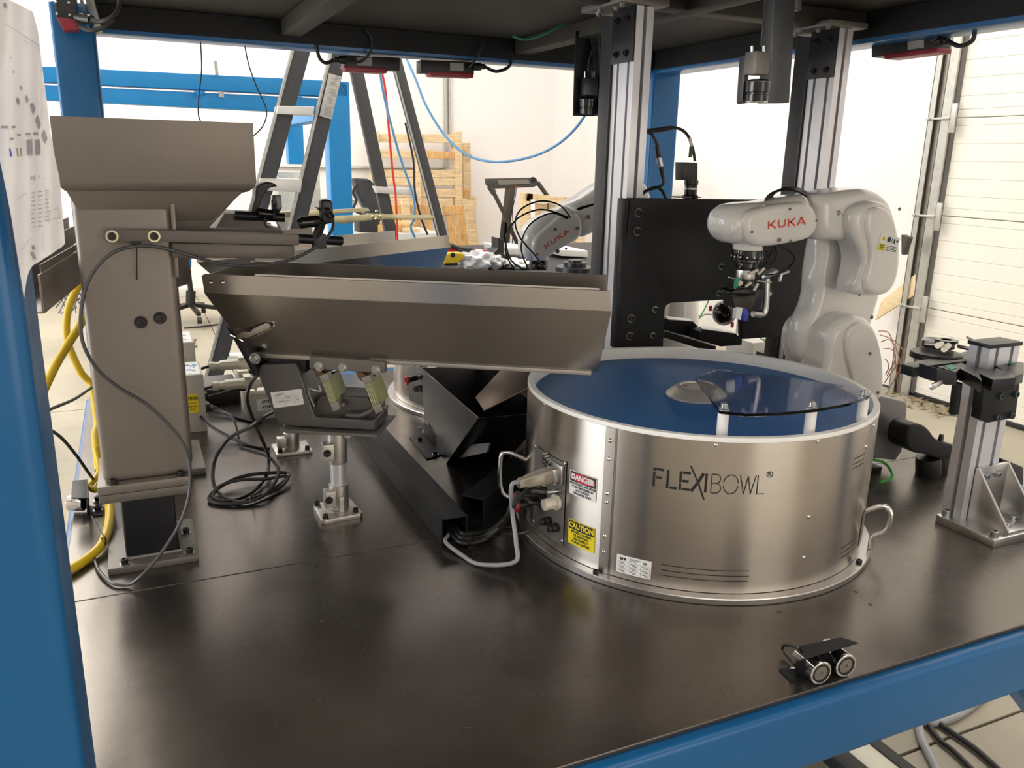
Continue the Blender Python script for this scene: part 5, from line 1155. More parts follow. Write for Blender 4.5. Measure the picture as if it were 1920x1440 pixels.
# ------------------------------------------------------------------ yellow hoses, blue air line, small bracket at the left rear
b = B(); b.tube([ony(160, 520, 2.2), ony(140, 548, 2.2), ony(126, 590, 2.2), ony(127, 640, 2.2), ony(150, 695, 2.2), ony(172, 725, 2.2), ony(182, 790, 2.1), (-.12, 2.05, .10), (-.115, 1.95, .05)], .0085, n=12)
top('yellow_hose', b, yhose, 'yellow hose curving down behind the hopper column', 'hose')
b = B(); b.tube([ony(165, 575, 2.0), ony(150, 610, 1.98), ony(125, 650, 1.95), ony(97, 700, 1.9), ony(60, 790, 1.85), ony(40, 900, 1.8)], .0088, n=12)
top('yellow_hose', b, yhose, 'straight yellow hose slanting down to the left past the front post', 'hose')
b = B(); b.tube([(-.115, 1.96, .10), onz(187, 880, .06), onz(172, 905, .045), onz(168, 912, .04), onz(180, 918, .035), onz(192, 895, .045), onz(196, 880, .06), (-.105, 1.90, .08)], .0066, n=12); top('yellow_hose', b, yhose, 'small loop of yellow hose tied behind the black corner bracket', 'hose')
b = B(); b.tube([onz(200, 925, .03), onz(206, 955, .03), onz(203, 990, .022), onz(190, 1022, .015), onz(165, 1046, .01), onz(137, 1065, .01), onz(80, 1095, .01)], .0088, n=12); top('yellow_hose', b, yhose, 'yellow hose lying on the table from the bracket to the front post', 'hose')
b = B(); b.tube([onz(188, 1012, .02), onz(196, 1007, .036), onz(198, 1018, .022), onz(190, 1025, .01)], .0016, n=6).tube([onz(196, 1007, .036), onz(185, 990, .04), onz(172, 968, .05)], .0014, n=6); top('cable_tie', b, blk_p, 'black cable tie around the yellow hose on the table', 'cable tie')
cb_ = thing('magnet_bracket', 'black corner bracket with a chrome magnet at the left table edge', 'magnet', (-.13, 1.84, 0))
b = B(); b.prism([onz(x, y, .062) for x, y in ((136, 901), (161, 899), (165, 905), (163, 933), (133, 933))], (0, 0, -.003)); b.prism([onz(161, 899, .062), onz(163, 933, .062), onz(163, 966, 0), onz(161, 935, 0)], (.004, 0, 0)); b.prism([onz(x, y, .003) for x, y in ((163, 968), (193, 965), (195, 950), (165, 948))], (0, 0, -.003)); obj('bracket', b, blk_m, cb_, bev=.0008)
b = B(); b.cyl(onz(130, 943, .02), onz(158, 943, .02), .017, n=24); obj('magnet', b, chrome, cb_, bev=.001)
for x, y in ((184, 957), (184, 938)): bolt(cb_, onz(x, y, .003), (0, 0, 1), .007, .009, 'socket', oxide, washer=zinc)
b = B(); b.tube([ony(40, 790, 1.3), ony(105, 763, 1.6), ony(140, 748, 1.8), ony(172, 727, 2.0), ony(200, 712, 2.1)], .003, n=8); top('black_cable', b, rub, 'thin black cable hanging between the front post and the hopper column', 'cable')
b = B(); b.tube([ony(60, 790, 1.5), ony(108, 815, 1.62), ony(140, 850, 1.7), ony(165, 885, 1.75), onz(176, 900, .04)], .003, n=8); top('black_cable', b, rub, 'lower thin black cable dropping to the corner bracket', 'cable')

# ------------------------------------------------------------------ objects under the overhead deck
def switch(lab, pts_body, Y, rot=None, left=True, ln=None):
    pass
def safety_switch(lab, px0, px1, py0, Y, slope, conn_left, X=None):
    f = (lambda x, y, o=0: ony(x, y, Y-o)) if X is None else (lambda x, y, o=0: onx(x, y, X-o))
    dv = V((0, .05, 0)) if X is None else V((.05, 0, 0))
    t = thing('safety_switch', lab, 'switch', f((px0+px1)/2, py0+20))
    y1 = py0+(px1-px0)*slope; L = px1-px0
    b = B(); b.prism([f(px0, py0), f(px1, y1), f(px1, y1+24), f(px0, py0+24)], dv); obj('body', b, blk_p, t, bev=.002)
    a, c = (0, .78) if conn_left else (.17, 1)
    b = B(); xa, xb = px0+L*a, px0+L*c; ya, yb = py0+L*a*slope, py0+L*c*slope
    b.prism([f(xa-2, ya+21, .002), f(xb, yb+21, .002), f(xb-1, yb+30, .002), f(xa+4, ya+30, .002)], dv+dv*.08); obj('red_actuator', b, redsw, t, bev=.003, seg=3)
    a, c = (.22, .5) if conn_left else (.55, .8)
    b = B(); xa, xb = px0+L*a, px0+L*c; ya, yb = py0+L*a*slope, py0+L*c*slope
    b.prism([f(xa, ya+3, .001), f(xb, yb+3, .001), f(xb, yb+18, .001), f(xa, ya+18, .001)], dv*.02); obj('label', b, mk('silver_label', (.35, .34, .33), .4) if 'silver_label' not in bpy.data.materials else bpy.data.materials['silver_label'], t)
    cx = px0 if conn_left else px1; sg = -1 if conn_left else 1; cy = py0 if conn_left else y1
    b = B(); b.cyl(f(cx-sg*2, cy+9), f(cx+sg*12, cy+9), .013, n=14).cyl(f(cx+sg*12, cy+9), f(cx+sg*20, cy+9), .009, n=14); obj('cable_gland', b, blk_p, t, bev=.001)
    if conn_left: b = B().tube([f(cx-18, cy+9), f(cx-35, cy+15), f(cx-47, cy+5), f(cx-52, cy-20), f(cx-42, cy-40), f(cx-22, cy-32)], .0055, n=8)
    else: b = B().tube([f(cx+20, cy+9), f(cx+42, cy+18), f(cx+66, cy+8), f(cx+70, cy-15), f(cx+62, cy-32), f(cx+40, cy-38)], .0055, n=8)
    obj('lead', b, rub, t)
    b = B(); s2 = 1 if conn_left else -1
    b.tube([f(cx+s2*12, cy+10, .006), f(cx+s2*30, cy+13, .02), f(cx+s2*48, cy-5, .03), f(cx+s2*52, cy-30, .03), f(cx+s2*40, cy-48, .03)] if conn_left else [f(cx-10, cy+10, .006), f(cx-2, cy+2, .02), f(cx+10, cy-18, .03), f(cx+18, cy-40, .03)], .0042, n=8); obj('lead', b, rub, t)
    return t
safety_switch('black and red safety switch under the rear beam above the ladder', 646, 750, 103, 2.80, .05, True)
safety_switch('black and red safety switch under the rear beam, right of the ladder', 789, 889, 112, 2.80, .04, False)
safety_switch('black and red safety switch under the right-hand beam near the garage door', 1634, 1757, 84, 0, -.13, False, X=1.90)
sl = thing('safety_switch', 'black and red safety switch at the top of the rear-left blue post', 'switch', ony(125, 30, 2.70))
b = B(); b.prism([ony(x, y, 2.72) for x, y in ((103, -12), (143, -8), (146, 38), (106, 34))], (0, .06, 0)); obj('body', b, blk_p, sl, bev=.002)
b = B(); b.prism([ony(x, y, 2.715) for x, y in ((106, 32), (112, 32), (146, 38), (149, 56), (119, 57))], (0, .06, 0)); obj('red_actuator', b, redsw, sl, bev=.002)
for x, y in ((105, 3), (129, 5), (107, 26), (131, 28)): bolt(sl, ony(x, y, 2.72), (0, -1, 0), .004, .003, 'pan', zinc, 'screw')
b = B(); b.cyl(ony(145, 33, 2.72), ony(172, 38, 2.68), .013, n=14); obj('cable_gland', b, blk_p, sl)
b = B(); b.tube([ony(170, 38, 2.68), ony(190, 40, 2.62), ony(212, 30, 2.6), ony(224, 8, 2.6), ony(220, -20, 2.6)], .006, n=8).tube([ony(150, 50, 2.70), ony(168, 57, 2.66), ony(192, 52, 2.64), ony(215, 35, 2.62)], .006, n=8); obj('lead', b, rub, sl)
b = B(); b.beam(ony(163, -20, 2.6), ony(185, 58, 2.8), .02, .012).beam(ony(150, -10, 2.62), ony(166, 52, 2.8), .008, .008); top('roof_bracket', b, galv, 'galvanised strip bracket beside the rear-left blue post top', 'bracket')
# inspection cameras on black angle brackets
def ins_cam(lab, Y, br, brm, bod, lens, cab):
    t = thing('inspection_camera', lab, 'camera', ony(sum(bod[::2])/2, bod[1], Y))
    for p_, d_ in br:
        b = B(); b.prism([ony(x, y, Y+.03) for x, y in p_], (0, d_, 0)); obj('bracket', b, brm, t, bev=.002)
    x0, y0, x1, y1 = bod
    c0 = ony((x0+x1)/2, y0, Y); c1 = ony((x0+x1)/2, y1, Y); hw = (ony(x1, y0, Y)-ony(x0, y0, Y)).length/2
    obj('body', B().box((c0.x-hw, Y-hw, c1.z), (c0.x+hw, Y+hw, c0.z)), blk_a if brm == blk_m else plate_s, t, bev=.0015)
    lx0, ly0, lx1, ly1 = lens
    r_ = (ony(lx1, ly0, Y)-ony(lx0, ly0, Y)).length/2; zt_, zb3 = ony(lx0, ly0, Y).z, ony(lx0, ly1, Y).z; H_ = zt_-zb3; cx = ony((lx0+lx1)/2, (ly0+ly1)/2, Y).x
    obj('lens', B().lathe([(r_*.5, zb3+.002), (r_*.8, zb3), (r_*.95, zb3), (r_*.95, zb3+H_*.3), (r_*.85, zb3+H_*.32), (r_*.85, zb3+H_*.4), (r_, zb3+H_*.42), (r_, zb3+H_*.88), (r_*.8, zt_)], (cx, Y, 0), n=28), blk_g, t)
    obj('lens_ring', B().lathe([(r_*.99, zb3+H_*.88), (r_*1.01, zb3+H_*.9), (r_*.99, zb3+H_*.92)], (cx, Y, 0), n=28, cap=False), alu_m, t)
    for pts, rr_ in cab: b = B(); b.tube([ony(x, y, Y) for x, y in pts], rr_, n=8); obj('lead', b, rub, t)
    for xx in (x0+2, x1-2): b = B(); b.cyl(ony(xx, y0, Y), ony(xx, y0-12, Y), .0028, n=8); obj('lock_screw', b, zinc, t)
ins_cam('small black camera on a flat bracket left of the front aluminium post', 2.3, [([(1080, 58), (1108, 56), (1113, 218), (1075, 217)], .006), ([(1108, 56), (1122, 52), (1116, 216), (1112, 218)], -.05)], blk_m, (1095, 146, 1116, 180), (1088, 183, 1112, 213), [(((1108, 146), (1108, 125), (1118, 95), (1128, 70)), .003), (((1104, 146), (1104, 120), (1112, 90), (1124, 62)), .003)])
ins_cam('silver-faced camera under the deck above the drum, beside a long grey channel', 1.45, [([(1398, 103), (1404, 100), (1404, 193), (1393, 195), (1392, 188)], .02), ([(1455, -60), (1496, -60), (1480, 193), (1440, 193), (1446, 120)], .035), ([(1488, -60), (1506, -60), (1503, 20), (1490, 16)], .03)], mk('charcoal_channel', (.07, .072, .078), .38, .4, var=.06), (1408, 98, 1434, 141), (1403, 148, 1438, 190), [(((1428, 85), (1430, 60), (1433, 30), (1437, 0), (1440, -40)), .0028)])
b = B(); b.box((0, 0, 0), (.001, .001, .001)); b.bm.free()
# camera standing on the mount plate, with its cable bundle
ct = thing('plate_camera', 'dark boxy camera standing on top of the black mounting plate', 'camera', ony(1295, 368, 1.80))
Yc3 = 1.80
def box_px(x0, y0, x1, y1, Y, d, dz=0): b = B(); b.prism([ony(x0, y0, Y), ony(x1, y0+dz, Y), ony(x1, y1+dz, Y), ony(x0, y1, Y)], (0, d, 0)); return b
obj('body', box_px(1281, 304, 1308, 338, Yc3, .035, 1), mk('brown_black_case', (.045, .04, .036), .4, .5), ct, bev=.001)
q0, q1 = ony(1294, 372, Yc3+.018), ony(1294, 338, Yc3+.018)
obj('lens', B().lathe([(.020, q0.z), (.020, q0.z+.008), (.016, q0.z+.01), (.016, q1.z-.012), (.018, q1.z-.01), (.018, q1.z)], (q0.x, q0.y, 0), n=28), blk_g, ct)
obj('lens_ring', B().lathe([(.0165, q1.z-.024), (.0172, q1.z-.023), (.0172, q1.z-.019), (.0165, q1.z-.018)], (q0.x, q0.y, 0), n=28, cap=False), alu_m, ct)
obj('foot_plate', box_px(1270, 369, 1315, 371, Yc3, .05), plate_s, ct)
for k, pts in enumerate((((1206, 245), (1235, 242), (1262, 239), (1285, 248), (1298, 275), (1303, 302)), ((1206, 247), (1240, 245), (1268, 240), (1288, 252), (1296, 272), (1297, 290)), ((1206, 248), (1220, 250), (1228, 262), (1233, 275)))):
    b = B(); b.tube([ony(x, y, Yc3) for x, y in pts], .0036, n=8); obj('lead', b, rub, ct)
b = B(); b.cyl(ony(1296, 275, Yc3), ony(1294, 295, Yc3), .0046, n=12); obj('green_plug', b, mk('dark_green_plug', (.01, .09, .05), .4), ct)
b = B(); b.cyl(ony(1293, 258, Yc3-.003), ony(1297, 274, Yc3-.003), .0042, n=10); obj('cable_marker', b, w_board, ct)
b = B(); b.cyl(ony(1232, 272, Yc3), ony(1236, 296, Yc3), .006, .0068, n=12); obj('inline_plug', b, blk_p, ct)
b = B(); b.cyl(ony(1235, 295, Yc3), ony(1239, 312, Yc3), .0068, n=14); obj('plug_collar', b, zinc, ct)
b = B(); b.cyl(ony(1239, 312, Yc3), ony(1243, 333, Yc3), .0062, .0045, n=12).tube([ony(1243, 332, Yc3), ony(1243, 345, Yc3), ony(1232, 352, Yc3), ony(1215, 356, Yc3), ony(1200, 364, Yc3)], .0036, n=8); obj('inline_plug', b, blk_p, ct)
b = B(); b.tube([ony(1200, 366, Yc3+.02), ony(1225, 352, Yc3+.02), ony(1240, 356, Yc3+.02), ony(1248, 372, Yc3+.02)], .004, n=8); obj('lead', b, rub, ct)

# hanging lines
def hang(name, pts, Y, r, m, lab, cat='cable', n=8):
    b = B(); b.tube([ony(x, y, Y if not isinstance(Y, (list, tuple)) else Y[0]+(Y[1]-Y[0])*i/(len(pts)-1)) for i, (x, y) in enumerate(pts)], r, n=n); return top(name, b, m, lab, cat)
hang('hanging_cable', ((376, 78), (378, 130), (373, 180), (372, 215), (380, 235), (392, 262)), 2.4, .0016, rub, 'thin black cable dropping from the rear beam behind the hopper bin')
hang('hanging_cable', ((459, 86), (466, 120), (480, 160), (496, 195), (500, 215), (492, 238), (474, 256)), 2.4, .0016, rub, 'thin black cable curling down to the right corner of the hopper bin')
hang('red_air_line', ((712, 120), (722, 165), (728, 230), (736, 320), (742, 370), (745, 450)), 4.4, .0065, rhose, 'thin red air line hanging straight down between the ladder legs', 'hose')
hang('blue_air_line', ((709, 110), (718, 170), (735, 240), (752, 300), (768, 345), (777, 380), (776, 410), (770, 425), (778, 445)), 4.3, .0065, bhose, 'blue air line hanging beside the red one between the ladder legs', 'hose')
hang('blue_air_line', ((762, 110), (780, 150), (800, 200), (835, 255), (875, 290), (920, 303), (970, 300), (1020, 285), (1065, 255), (1100, 210), (1118, 150)), (4.0, 3.0), .0058, bhose, 'long blue air line swagging across the white wall to the front aluminium post', 'hose')
hang('green_wire', ((962, 68), (985, 74), (1015, 66), (1060, 44), (1100, 34), (1125, 29)), 2.4, .0035, mk('teal_wire', (.03, .25, .17), .4), 'green wire sagging under the deck left of the front aluminium post')
hang('air_line', ((617, 285), (617, 330), (620, 360)), 5.6, .010, bhose, 'short blue air line hanging left of the rear blue post', 'hose')
b = B(); b.obox(ony(618, 383, 5.6), V((.03, 0, 0)), V((0, .02, 0)), V((0, 0, .03))).cyl(ony(620, 362, 5.6), ony(619, 378, 5.6), .016, n=12); b2 = top('pendant_valve', b, blk_p, 'small black valve with a yellow knob on the blue line', 'valve', bev=.004)
b = B(); b.cyl(ony(622, 385, 5.585), ony(622, 385, 5.56), .014, n=14); obj('yellow_knob', b, yhose, b2)
# ------------------------------------------------------------------ background: rear frame
YR = 5.2
rf = thing('gantry', 'bright blue empty tube frame standing beyond the steel table', 'frame', (.8, 5.6, FL))
def bx(x0, y0, x1, y1, Y, d, s0=0.0): b = B(); b.prism([ony(x0, y0, Y), ony(x1, y1, Y), ony(x1, y1+s0, Y), ony(x0, y0+s0, Y)], (0, d, 0)); return b
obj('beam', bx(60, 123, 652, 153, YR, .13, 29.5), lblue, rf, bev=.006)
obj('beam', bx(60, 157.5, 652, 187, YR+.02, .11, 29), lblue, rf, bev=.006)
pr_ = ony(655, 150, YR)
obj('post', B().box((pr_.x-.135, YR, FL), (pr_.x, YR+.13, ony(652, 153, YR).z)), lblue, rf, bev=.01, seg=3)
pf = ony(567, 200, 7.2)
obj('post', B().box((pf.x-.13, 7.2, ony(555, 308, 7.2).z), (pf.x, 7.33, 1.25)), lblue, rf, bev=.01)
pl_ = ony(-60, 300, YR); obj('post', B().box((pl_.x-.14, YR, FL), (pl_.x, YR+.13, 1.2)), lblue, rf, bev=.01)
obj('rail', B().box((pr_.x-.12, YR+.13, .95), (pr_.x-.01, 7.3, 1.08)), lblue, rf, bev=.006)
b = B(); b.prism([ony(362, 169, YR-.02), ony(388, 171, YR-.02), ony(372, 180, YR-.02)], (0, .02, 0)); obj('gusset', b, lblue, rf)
b = B(); b.prism([ony(401, 114, YR-.03), ony(407, 114, YR-.03), ony(410, 140, YR-.03), ony(404, 140, YR-.03)], (0, .03, 0)); b.prism([ony(410, 171, YR-.03), ony(420, 172, YR-.03), ony(420, 183, YR-.03), ony(411, 182, YR-.03)], (0, .02, 0)); obj('clip', b, galv, rf, kind='stuff')

# ------------------------------------------------------------------ step ladder
LY_, LY2 = 3.75, 4.55
ld = thing('step_ladder', 'tall charcoal fibreglass step ladder standing open behind the table', 'ladder', (.45, 4.1, FL))
def lerp_px(p, q, t): return (p[0]+(q[0]-p[0])*t, p[1]+(q[1]-p[1])*t)
def rail3(name, a0, a1, w0, w1, Y0, Y1, m=ladder_m, d=.03, ext=True, edge=True, lightL=True):
    P0, P1 = ony(*a0, Y0), ony(*a1, Y1); dv = P1-P0
    k = (FL-P0.z)/dv.z; Pb = P0+dv*k; Pt = P0+dv*((1.25-P0.z)/dv.z)
    W0 = (ony(a0[0]+w0, a0[1], Y0)-P0); 
    b = B(); b.prism([Pb, Pb+W0, Pt+W0, Pt], (0, d, 0)); o_ = obj(name, b, m, ld, bev=.004)
    if edge:
        b = B(); eo = V((0, -.004, 0)); ww = W0*.13
        b.prism([Pb+eo, Pb+ww+eo, Pt+ww+eo, Pt+eo], (0, .006, 0)); obj('edge_channel', b, galv, o_)
    return Pb, Pt, W0
A = rail3('front_rail', (544, 105), (487, 320), 36, 34, LY_, LY_)
Bb = rail3('front_rail', (614, 120), (540, 430), 33, 33, LY_, LY_)
for (pa, pb_, h_) in (((521, 198), (590, 200), 17), ((487, 334), (567, 336), 25)):
    b = B(); b.prism([ony(pa[0], pa[1], LY_-.02), ony(pb_[0], pb_[1], LY_-.02), ony(pb_[0]-3, pb_[1]+h_, LY_-.02), ony(pa[0]-3, pa[1]+h_*.9, LY_-.02)], (0, .08, 0)); obj('step', b, step_m, ld, bev=.004)
for zz in (-.18, -.50, -.82):
    fa = lambda P: P[0]+(P[1]-P[0])*((zz-P[0].z)/(P[1].z-P[0].z))
    a_, c_ = fa(A)+A[2], fa(Bb)
    obj('step', B().prism([a_, c_, c_+V((0, 0, .05)), a_+V((0, 0, .05))], (0, .07, 0)), step_m, ld, bev=.004)
rail3('rear_rail', (655, 120), (715, 400), 24, 24, LY2, LY2, d=.04, edge=False)
rail3('rear_rail', (737, 125), (805, 380), 20, 20, LY2, LY2, d=.03)
b = B(); b.prism([ony(702, 349, LY2-.02), ony(780, 354, LY2-.02), ony(845, 365, LY2-.02) if 0 else ony(785, 368, LY2-.02), ony(708, 362, LY2-.02)], (0, .06, 0)); obj('rear_brace', b, step_m, ld, bev=.003)
b = B(); b.prism([ony(x, y, LY_+.2) for x, y in ((500, 399), (690, 390), (695, 396), (510, 410))], (0, .02, 0)); b.prism([ony(x, y, LY_+.3) for x, y in ((620, 405), (696, 403), (697, 413), (640, 420), (622, 416))], (0, .02, 0)); b.prism([ony(x, y, LY_+.4) for x, y in ((688, 400), (720, 401), (720, 412), (688, 413))], (0, .012, 0)); b.prism([ony(x, y, LY_+.5) for x, y in ((718, 402), (812, 404), (812, 412), (718, 412))], (0, .02, 0))
obj('spreader_bar', b, brass, ld, bev=.002)
for x, y in ((698, 406), (713, 406), (706, 396), (705, 410)): bolt(ld, ony(x, y, LY_+.39), (0, -1, 0), .008, .006, 'pan', brass, 'rivet')
# caution sheet on the rail
def LQ2(u, v): p = ony(617+23*u-18*v, 137+7*u+80*v-0*u, LY_-.006); return p
b = B(); b.prism([LQ2(0, 0), LQ2(1, 0), LQ2(1, 1), LQ2(0, 1)], (0, .002, 0)); ls = obj('instruction_label', b, mk('aged_label', (.6, .58, .53), .6), ld, bev=.0005)
b = B(); rn = random.Random(5)
def lq2(u0, v0, u1, v1): b.bm.faces.new([b.bm.verts.new(LQ2(*q)+V((0, -.001, 0))) for q in ((u0, v0), (u1, v0), (u1, v1), (u0, v1))])
for i in range(44):
    v = .03+i*.0215
    if i % 11 == 10: lq2(.04, v, .96, v+.004)
    else: lq2(.3+.25*(rn.random() > .6), v, .55+rn.random()*.38, v+.007)
obj('lettering', b, print_g, ls)
b = B(); b.tube([ony(760, 230, LY2-.05), ony(775, 300, LY2-.05), ony(778, 360, LY2-.05), ony(790, 410, LY2-.05), ony(802, 440, LY2-.05)], .006, n=6); top('ladder_cord', b, rub, 'black cord hanging along the right rear leg of the ladder', 'cord')

# ------------------------------------------------------------------ pallets
YP = 10.05
def board(par, pts, Y, d, m, name='board'):
    b = B(); b.prism([ony(x, y, Y) for x, y in pts], (0, d, 0)); return obj(name, b, m, par, bev=.004, seg=1)
pa = thing('pallet', 'pale wooden pallet standing upright against the white wall', 'pallet', ony(780, 480, YP))
R_ = lambda x0, y0, x1, y1, s=0: [(x0, y0), (x1, y0+s), (x1, y1+s), (x0, y1)]
for x0, x1, ya, yb in ((698, 710, 246, 386), (780, 789, 247, 388), (855, 867, 247, 470)): board(pa, [(x0, ya), (x1, ya), (x1+1, yb), (x0+1, yb)], YP-.06, .14, wood, 'stringer')
for y0, y1 in ((251, 267), (318, 332), (334, 347), (354, 369)): board(pa, R_(706, y0, 857, y1, 1), YP-.01, .025, wood)
board(pa, R_(706, 282, 787, 296, 1), YP-.01, .025, wood); board(pa, [(787, 282), (857, 285), (857, 298), (787, 297)], YP-.01, .025, wood_o)
board(pa, R_(712, 371, 850, 386, 1), YP-.01, .025, wood)
pc = thing('pallet', 'pale pallet behind the upright one with a splintered slat', 'pallet', ony(875, 480, YP+.1))
board(pc, [(868, 268), (882, 268), (885, 478), (871, 478)], YP+.12, .06, wood, 'stringer'); board(pc, [(845, 271), (856, 274), (885, 290), (883, 293), (850, 284)], YP+.1, .02, wood_o); board(pc, R_(862, 355, 880, 375), YP+.09, .02, wood_o); board(pc, R_(885, 367, 893, 410), YP+.1, .02, wood)
pb2 = thing('pallet', 'amber-stained pallet leaning low in front of the pale ones', 'pallet', ony(820, 490, YP-.4))
YQ = YP-.5
for pts in ([(752, 374), (768, 371), (772, 450), (757, 450)], [(813, 374), (829, 374), (834, 478), (818, 478)], [(869, 373), (888, 376), (905, 508), (885, 510)]): board(pb2, pts, YQ-.03, .04, wood, 'stringer')
for pts in ([(829, 386), (870, 385), (871, 402), (830, 404)], [(836, 404), (848, 404), (864, 500), (852, 504)], [(853, 403), (869, 402), (884, 505), (870, 507)], [(770, 384), (814, 384), (814, 400), (770, 400)], [(776, 402), (788, 402), (792, 470), (781, 470)], [(796, 402), (808, 402), (812, 470), (801, 470)], [(722, 384), (752, 384), (755, 445), (728, 445)]): board(pb2, pts, YQ, .02, wood_o)
YD = 8.7
pd = thing('pallet', 'square pallet leaning on the wall behind the folded treadmill', 'pallet', ony(1035, 500, YD))
for pts in ([(978, 361), (1000, 363), (992, 520), (972, 520)], [(984, 361), (1095, 374), (1095, 388), (984, 377)], [(990, 418), (1095, 424), (1095, 436), (990, 430)], [(1082, 374), (1098, 376), (1096, 520), (1080, 520)]): board(pd, pts, YD-.06, .05, wood, 'stringer')
for pts in ([(998, 380), (1026, 383), (1024, 510), (996, 510)], [(1030, 383), (1056, 386), (1054, 510), (1028, 510)], [(1060, 386), (1084, 388), (1082, 510), (1058, 510)]): board(pd, pts, YD, .02, wood)
b = B(); b.prism([ony(x, y, YD-.08) for x, y in ((995, 374), (1003, 374), (1003, 408), (995, 408))], (0, .003, 0)); obj('paper_tag', b, w_board, pd)
# round wooden disc, pot, monitor
b = B(); c_ = ony(728, 436, 7.35); b.cyl(c_, c_+V((0, 0, .09)),   .25, n=40); top('butcher_block', b, wood_o, 'round wooden block behind the second trough', 'block', bev=.006)
b = B(); b.box((ony(757, 430, 7.05).x, 7.05, ony(600, 438, 7.1).z), (ony(788, 430, 7.05).x, 7.6, ony(745, 429, 7.05).z)); top('wooden_board', b, wood, 'short pale board lying right of the round block', 'board', bev=.004)
mo = thing('screen_unit', 'dark flat screen on a stand to the right of the rear blue post', 'screen', ony(690, 425, 7.2))
b = B(); b.prism([ony(x, y, 7.2) for x, y in ((664, 334), (690, 335), (700, 345), (722, 350), (725, 380), (712, 420), (692, 422), (683, 390), (668, 360))], (0, .12, 0)); obj('casing', b, mk('charcoal_casing', (.03, .034, .04), .35), mo, bev=.012, seg=3)
b = B(); b.tube([ony(670, 345, 7.16), ony(662, 360, 7.16), ony(668, 375, 7.16), ony(663, 392, 7.16), ony(680, 402, 7.16)], .012, n=8).tube([ony(684, 342, 7.17), ony(692, 338, 7.17), ony(700, 348, 7.17), ony(690, 356, 7.17)], .006, n=6); obj('lead', b, rub, mo)
b = B(); b.obox(ony(688, 425, 7.25), V((.09, 0, 0)), V((0, .1, 0)), V((0, 0, .06))); obj('stand', b, blk_p, mo, bev=.006)
b = B(); b.lathe([(.15, 0), (.16, .01), (.16, .30), (.165, .305)], ony(528, 430, 6.9)-V((0, 0, .16)), n=36); top('steel_pot', b, ss_d, 'brushed steel pot beyond the hopper tray, left of the ladder rail', 'pot')
b = B(); b.box((ony(500, 380, 7.1).x, 7.0, FL), (ony(820, 380, 7.1).x, 7.7, ony(600, 438, 7.1).z)); top('workbench', b, mk('bench_grey', (.5, .5, .47), .5), 'grey bench along the back carrying the pot and the screen', 'bench', bev=.01)
b = B(); b.box((ony(520, 330, 7.9).x, 7.9, FL), (ony(600, 330, 7.9).x, 8.2, ony(560, 322, 7.9).z)); top('machine_cabinet', b, galv, 'grey machine cabinet seen between the ladder rails', 'cabinet', bev=.01)
# office chair beyond the table
ch = thing('office_chair', 'black five-star office chair base between the column and the trough', 'chair', ony(362, 600, 8.6))
YCH = 8.6; hub_ = ony(357, 565, YCH)
obj('gas_column', B().cyl(ony(357, 575, YCH), ony(358, 545, YCH), .045, n=16).cyl(ony(358, 548, YCH), ony(352, 500, YCH), .025, n=14), blk_p, ch)
for a_ in (0, 72, 144, 216, 288):
    e_ = hub_+V((math.cos(math.radians(a_-80))*.3, math.sin(math.radians(a_-80))*.3, -.08))
    lg = obj('leg', B().beam(hub_-V((0, 0, .03)), e_, .04, .04), blk_p, ch, bev=.006)
    obj('castor', B().cyl(e_-V((.02, 0, .06)), e_+V((.02, 0, -.06)), .032, n=16), rub, lg)
b = B(); b.prism([ony(x, y, YCH) for x, y in ((347, 484), (359, 484), (359, 500), (354, 506))], (0, .05, 0)); obj('blue_lever', b, lblue, ch)
b = B(); b.box((hub_.x-.28, YCH-.25, ony(350, 480, YCH).z), (hub_.x+.25, YCH+.25, ony(350, 468, YCH).z)); obj('seat', b, blk_p, ch, bev=.03, seg=3)
# treadmill standing folded
td = thing('treadmill', 'dark folded treadmill upright, console and handlebars showing above the trough', 'treadmill', ony(955, 500, 9.0))
YT9 = 9.0
def tdp(name, pts, d, m, bev=.008): b = B(); b.prism([ony(x, y, YT9) for x, y in pts], (0, d, 0)); return obj(name, b, m, td, bev=bev, seg=3)
tdm = mk('graphite_plastic', (.045, .042, .038), .45)
tdp('console', [(912, 335), (1005, 333), (1012, 346), (1000, 351), (922, 354), (913, 346)], .06, tdm)
b = B(); b.prism([ony(x, y, YT9-.01) for x, y in ((933, 338), (990, 336), (994, 344), (936, 347))], (0, .008, 0)); obj('display', b, mk('dull_display', (.16, .15, .14), .3), td)
b = B(); b.cyl(ony(999, 337, YT9-.01), ony(999, 337, YT9), .032, n=20); obj('cup_holder', b, blk_g, td)
b = B(); b.prism([ony(x, y, YT9-.012) for x, y in ((965, 349), (970, 349), (969, 352), (966, 352))], (0, .008, 0)); obj('safety_key', b, red, td)
b = B(); b.tube([ony(918, 349, YT9), ony(926, 362, YT9)], .034, n=10).tube([ony(926, 362, YT9), ony(945, 400, YT9), ony(978, 475, YT9)], .024, n=10, sm=False); obj('handlebar', b, tdm, td)
b = B(); b.tube([ony(1008, 342, YT9), ony(1018, 356, YT9), ony(1026, 368, YT9), ony(1030, 385, YT9), ony(1027, 420, YT9)], .026, n=10); obj('handlebar', b, tdm, td)
tdp('deck', [(955, 352), (967, 352), (959, 410), (955, 470), (942, 472), (947, 420), (951, 390)], .12, tdm, .004)
tdp('frame_tube', [(946, 416), (951, 416), (948, 520), (936, 520)], .1, blk_m, .004)
b = B(); b.tube([ony(968, 352, YT9-.02), ony(966, 370, YT9-.02), ony(961, 395, YT9-.02), ony(962, 430, YT9-.02), ony(960, 460, YT9-.02)], .005, n=6); obj('cord', b, rub, td)

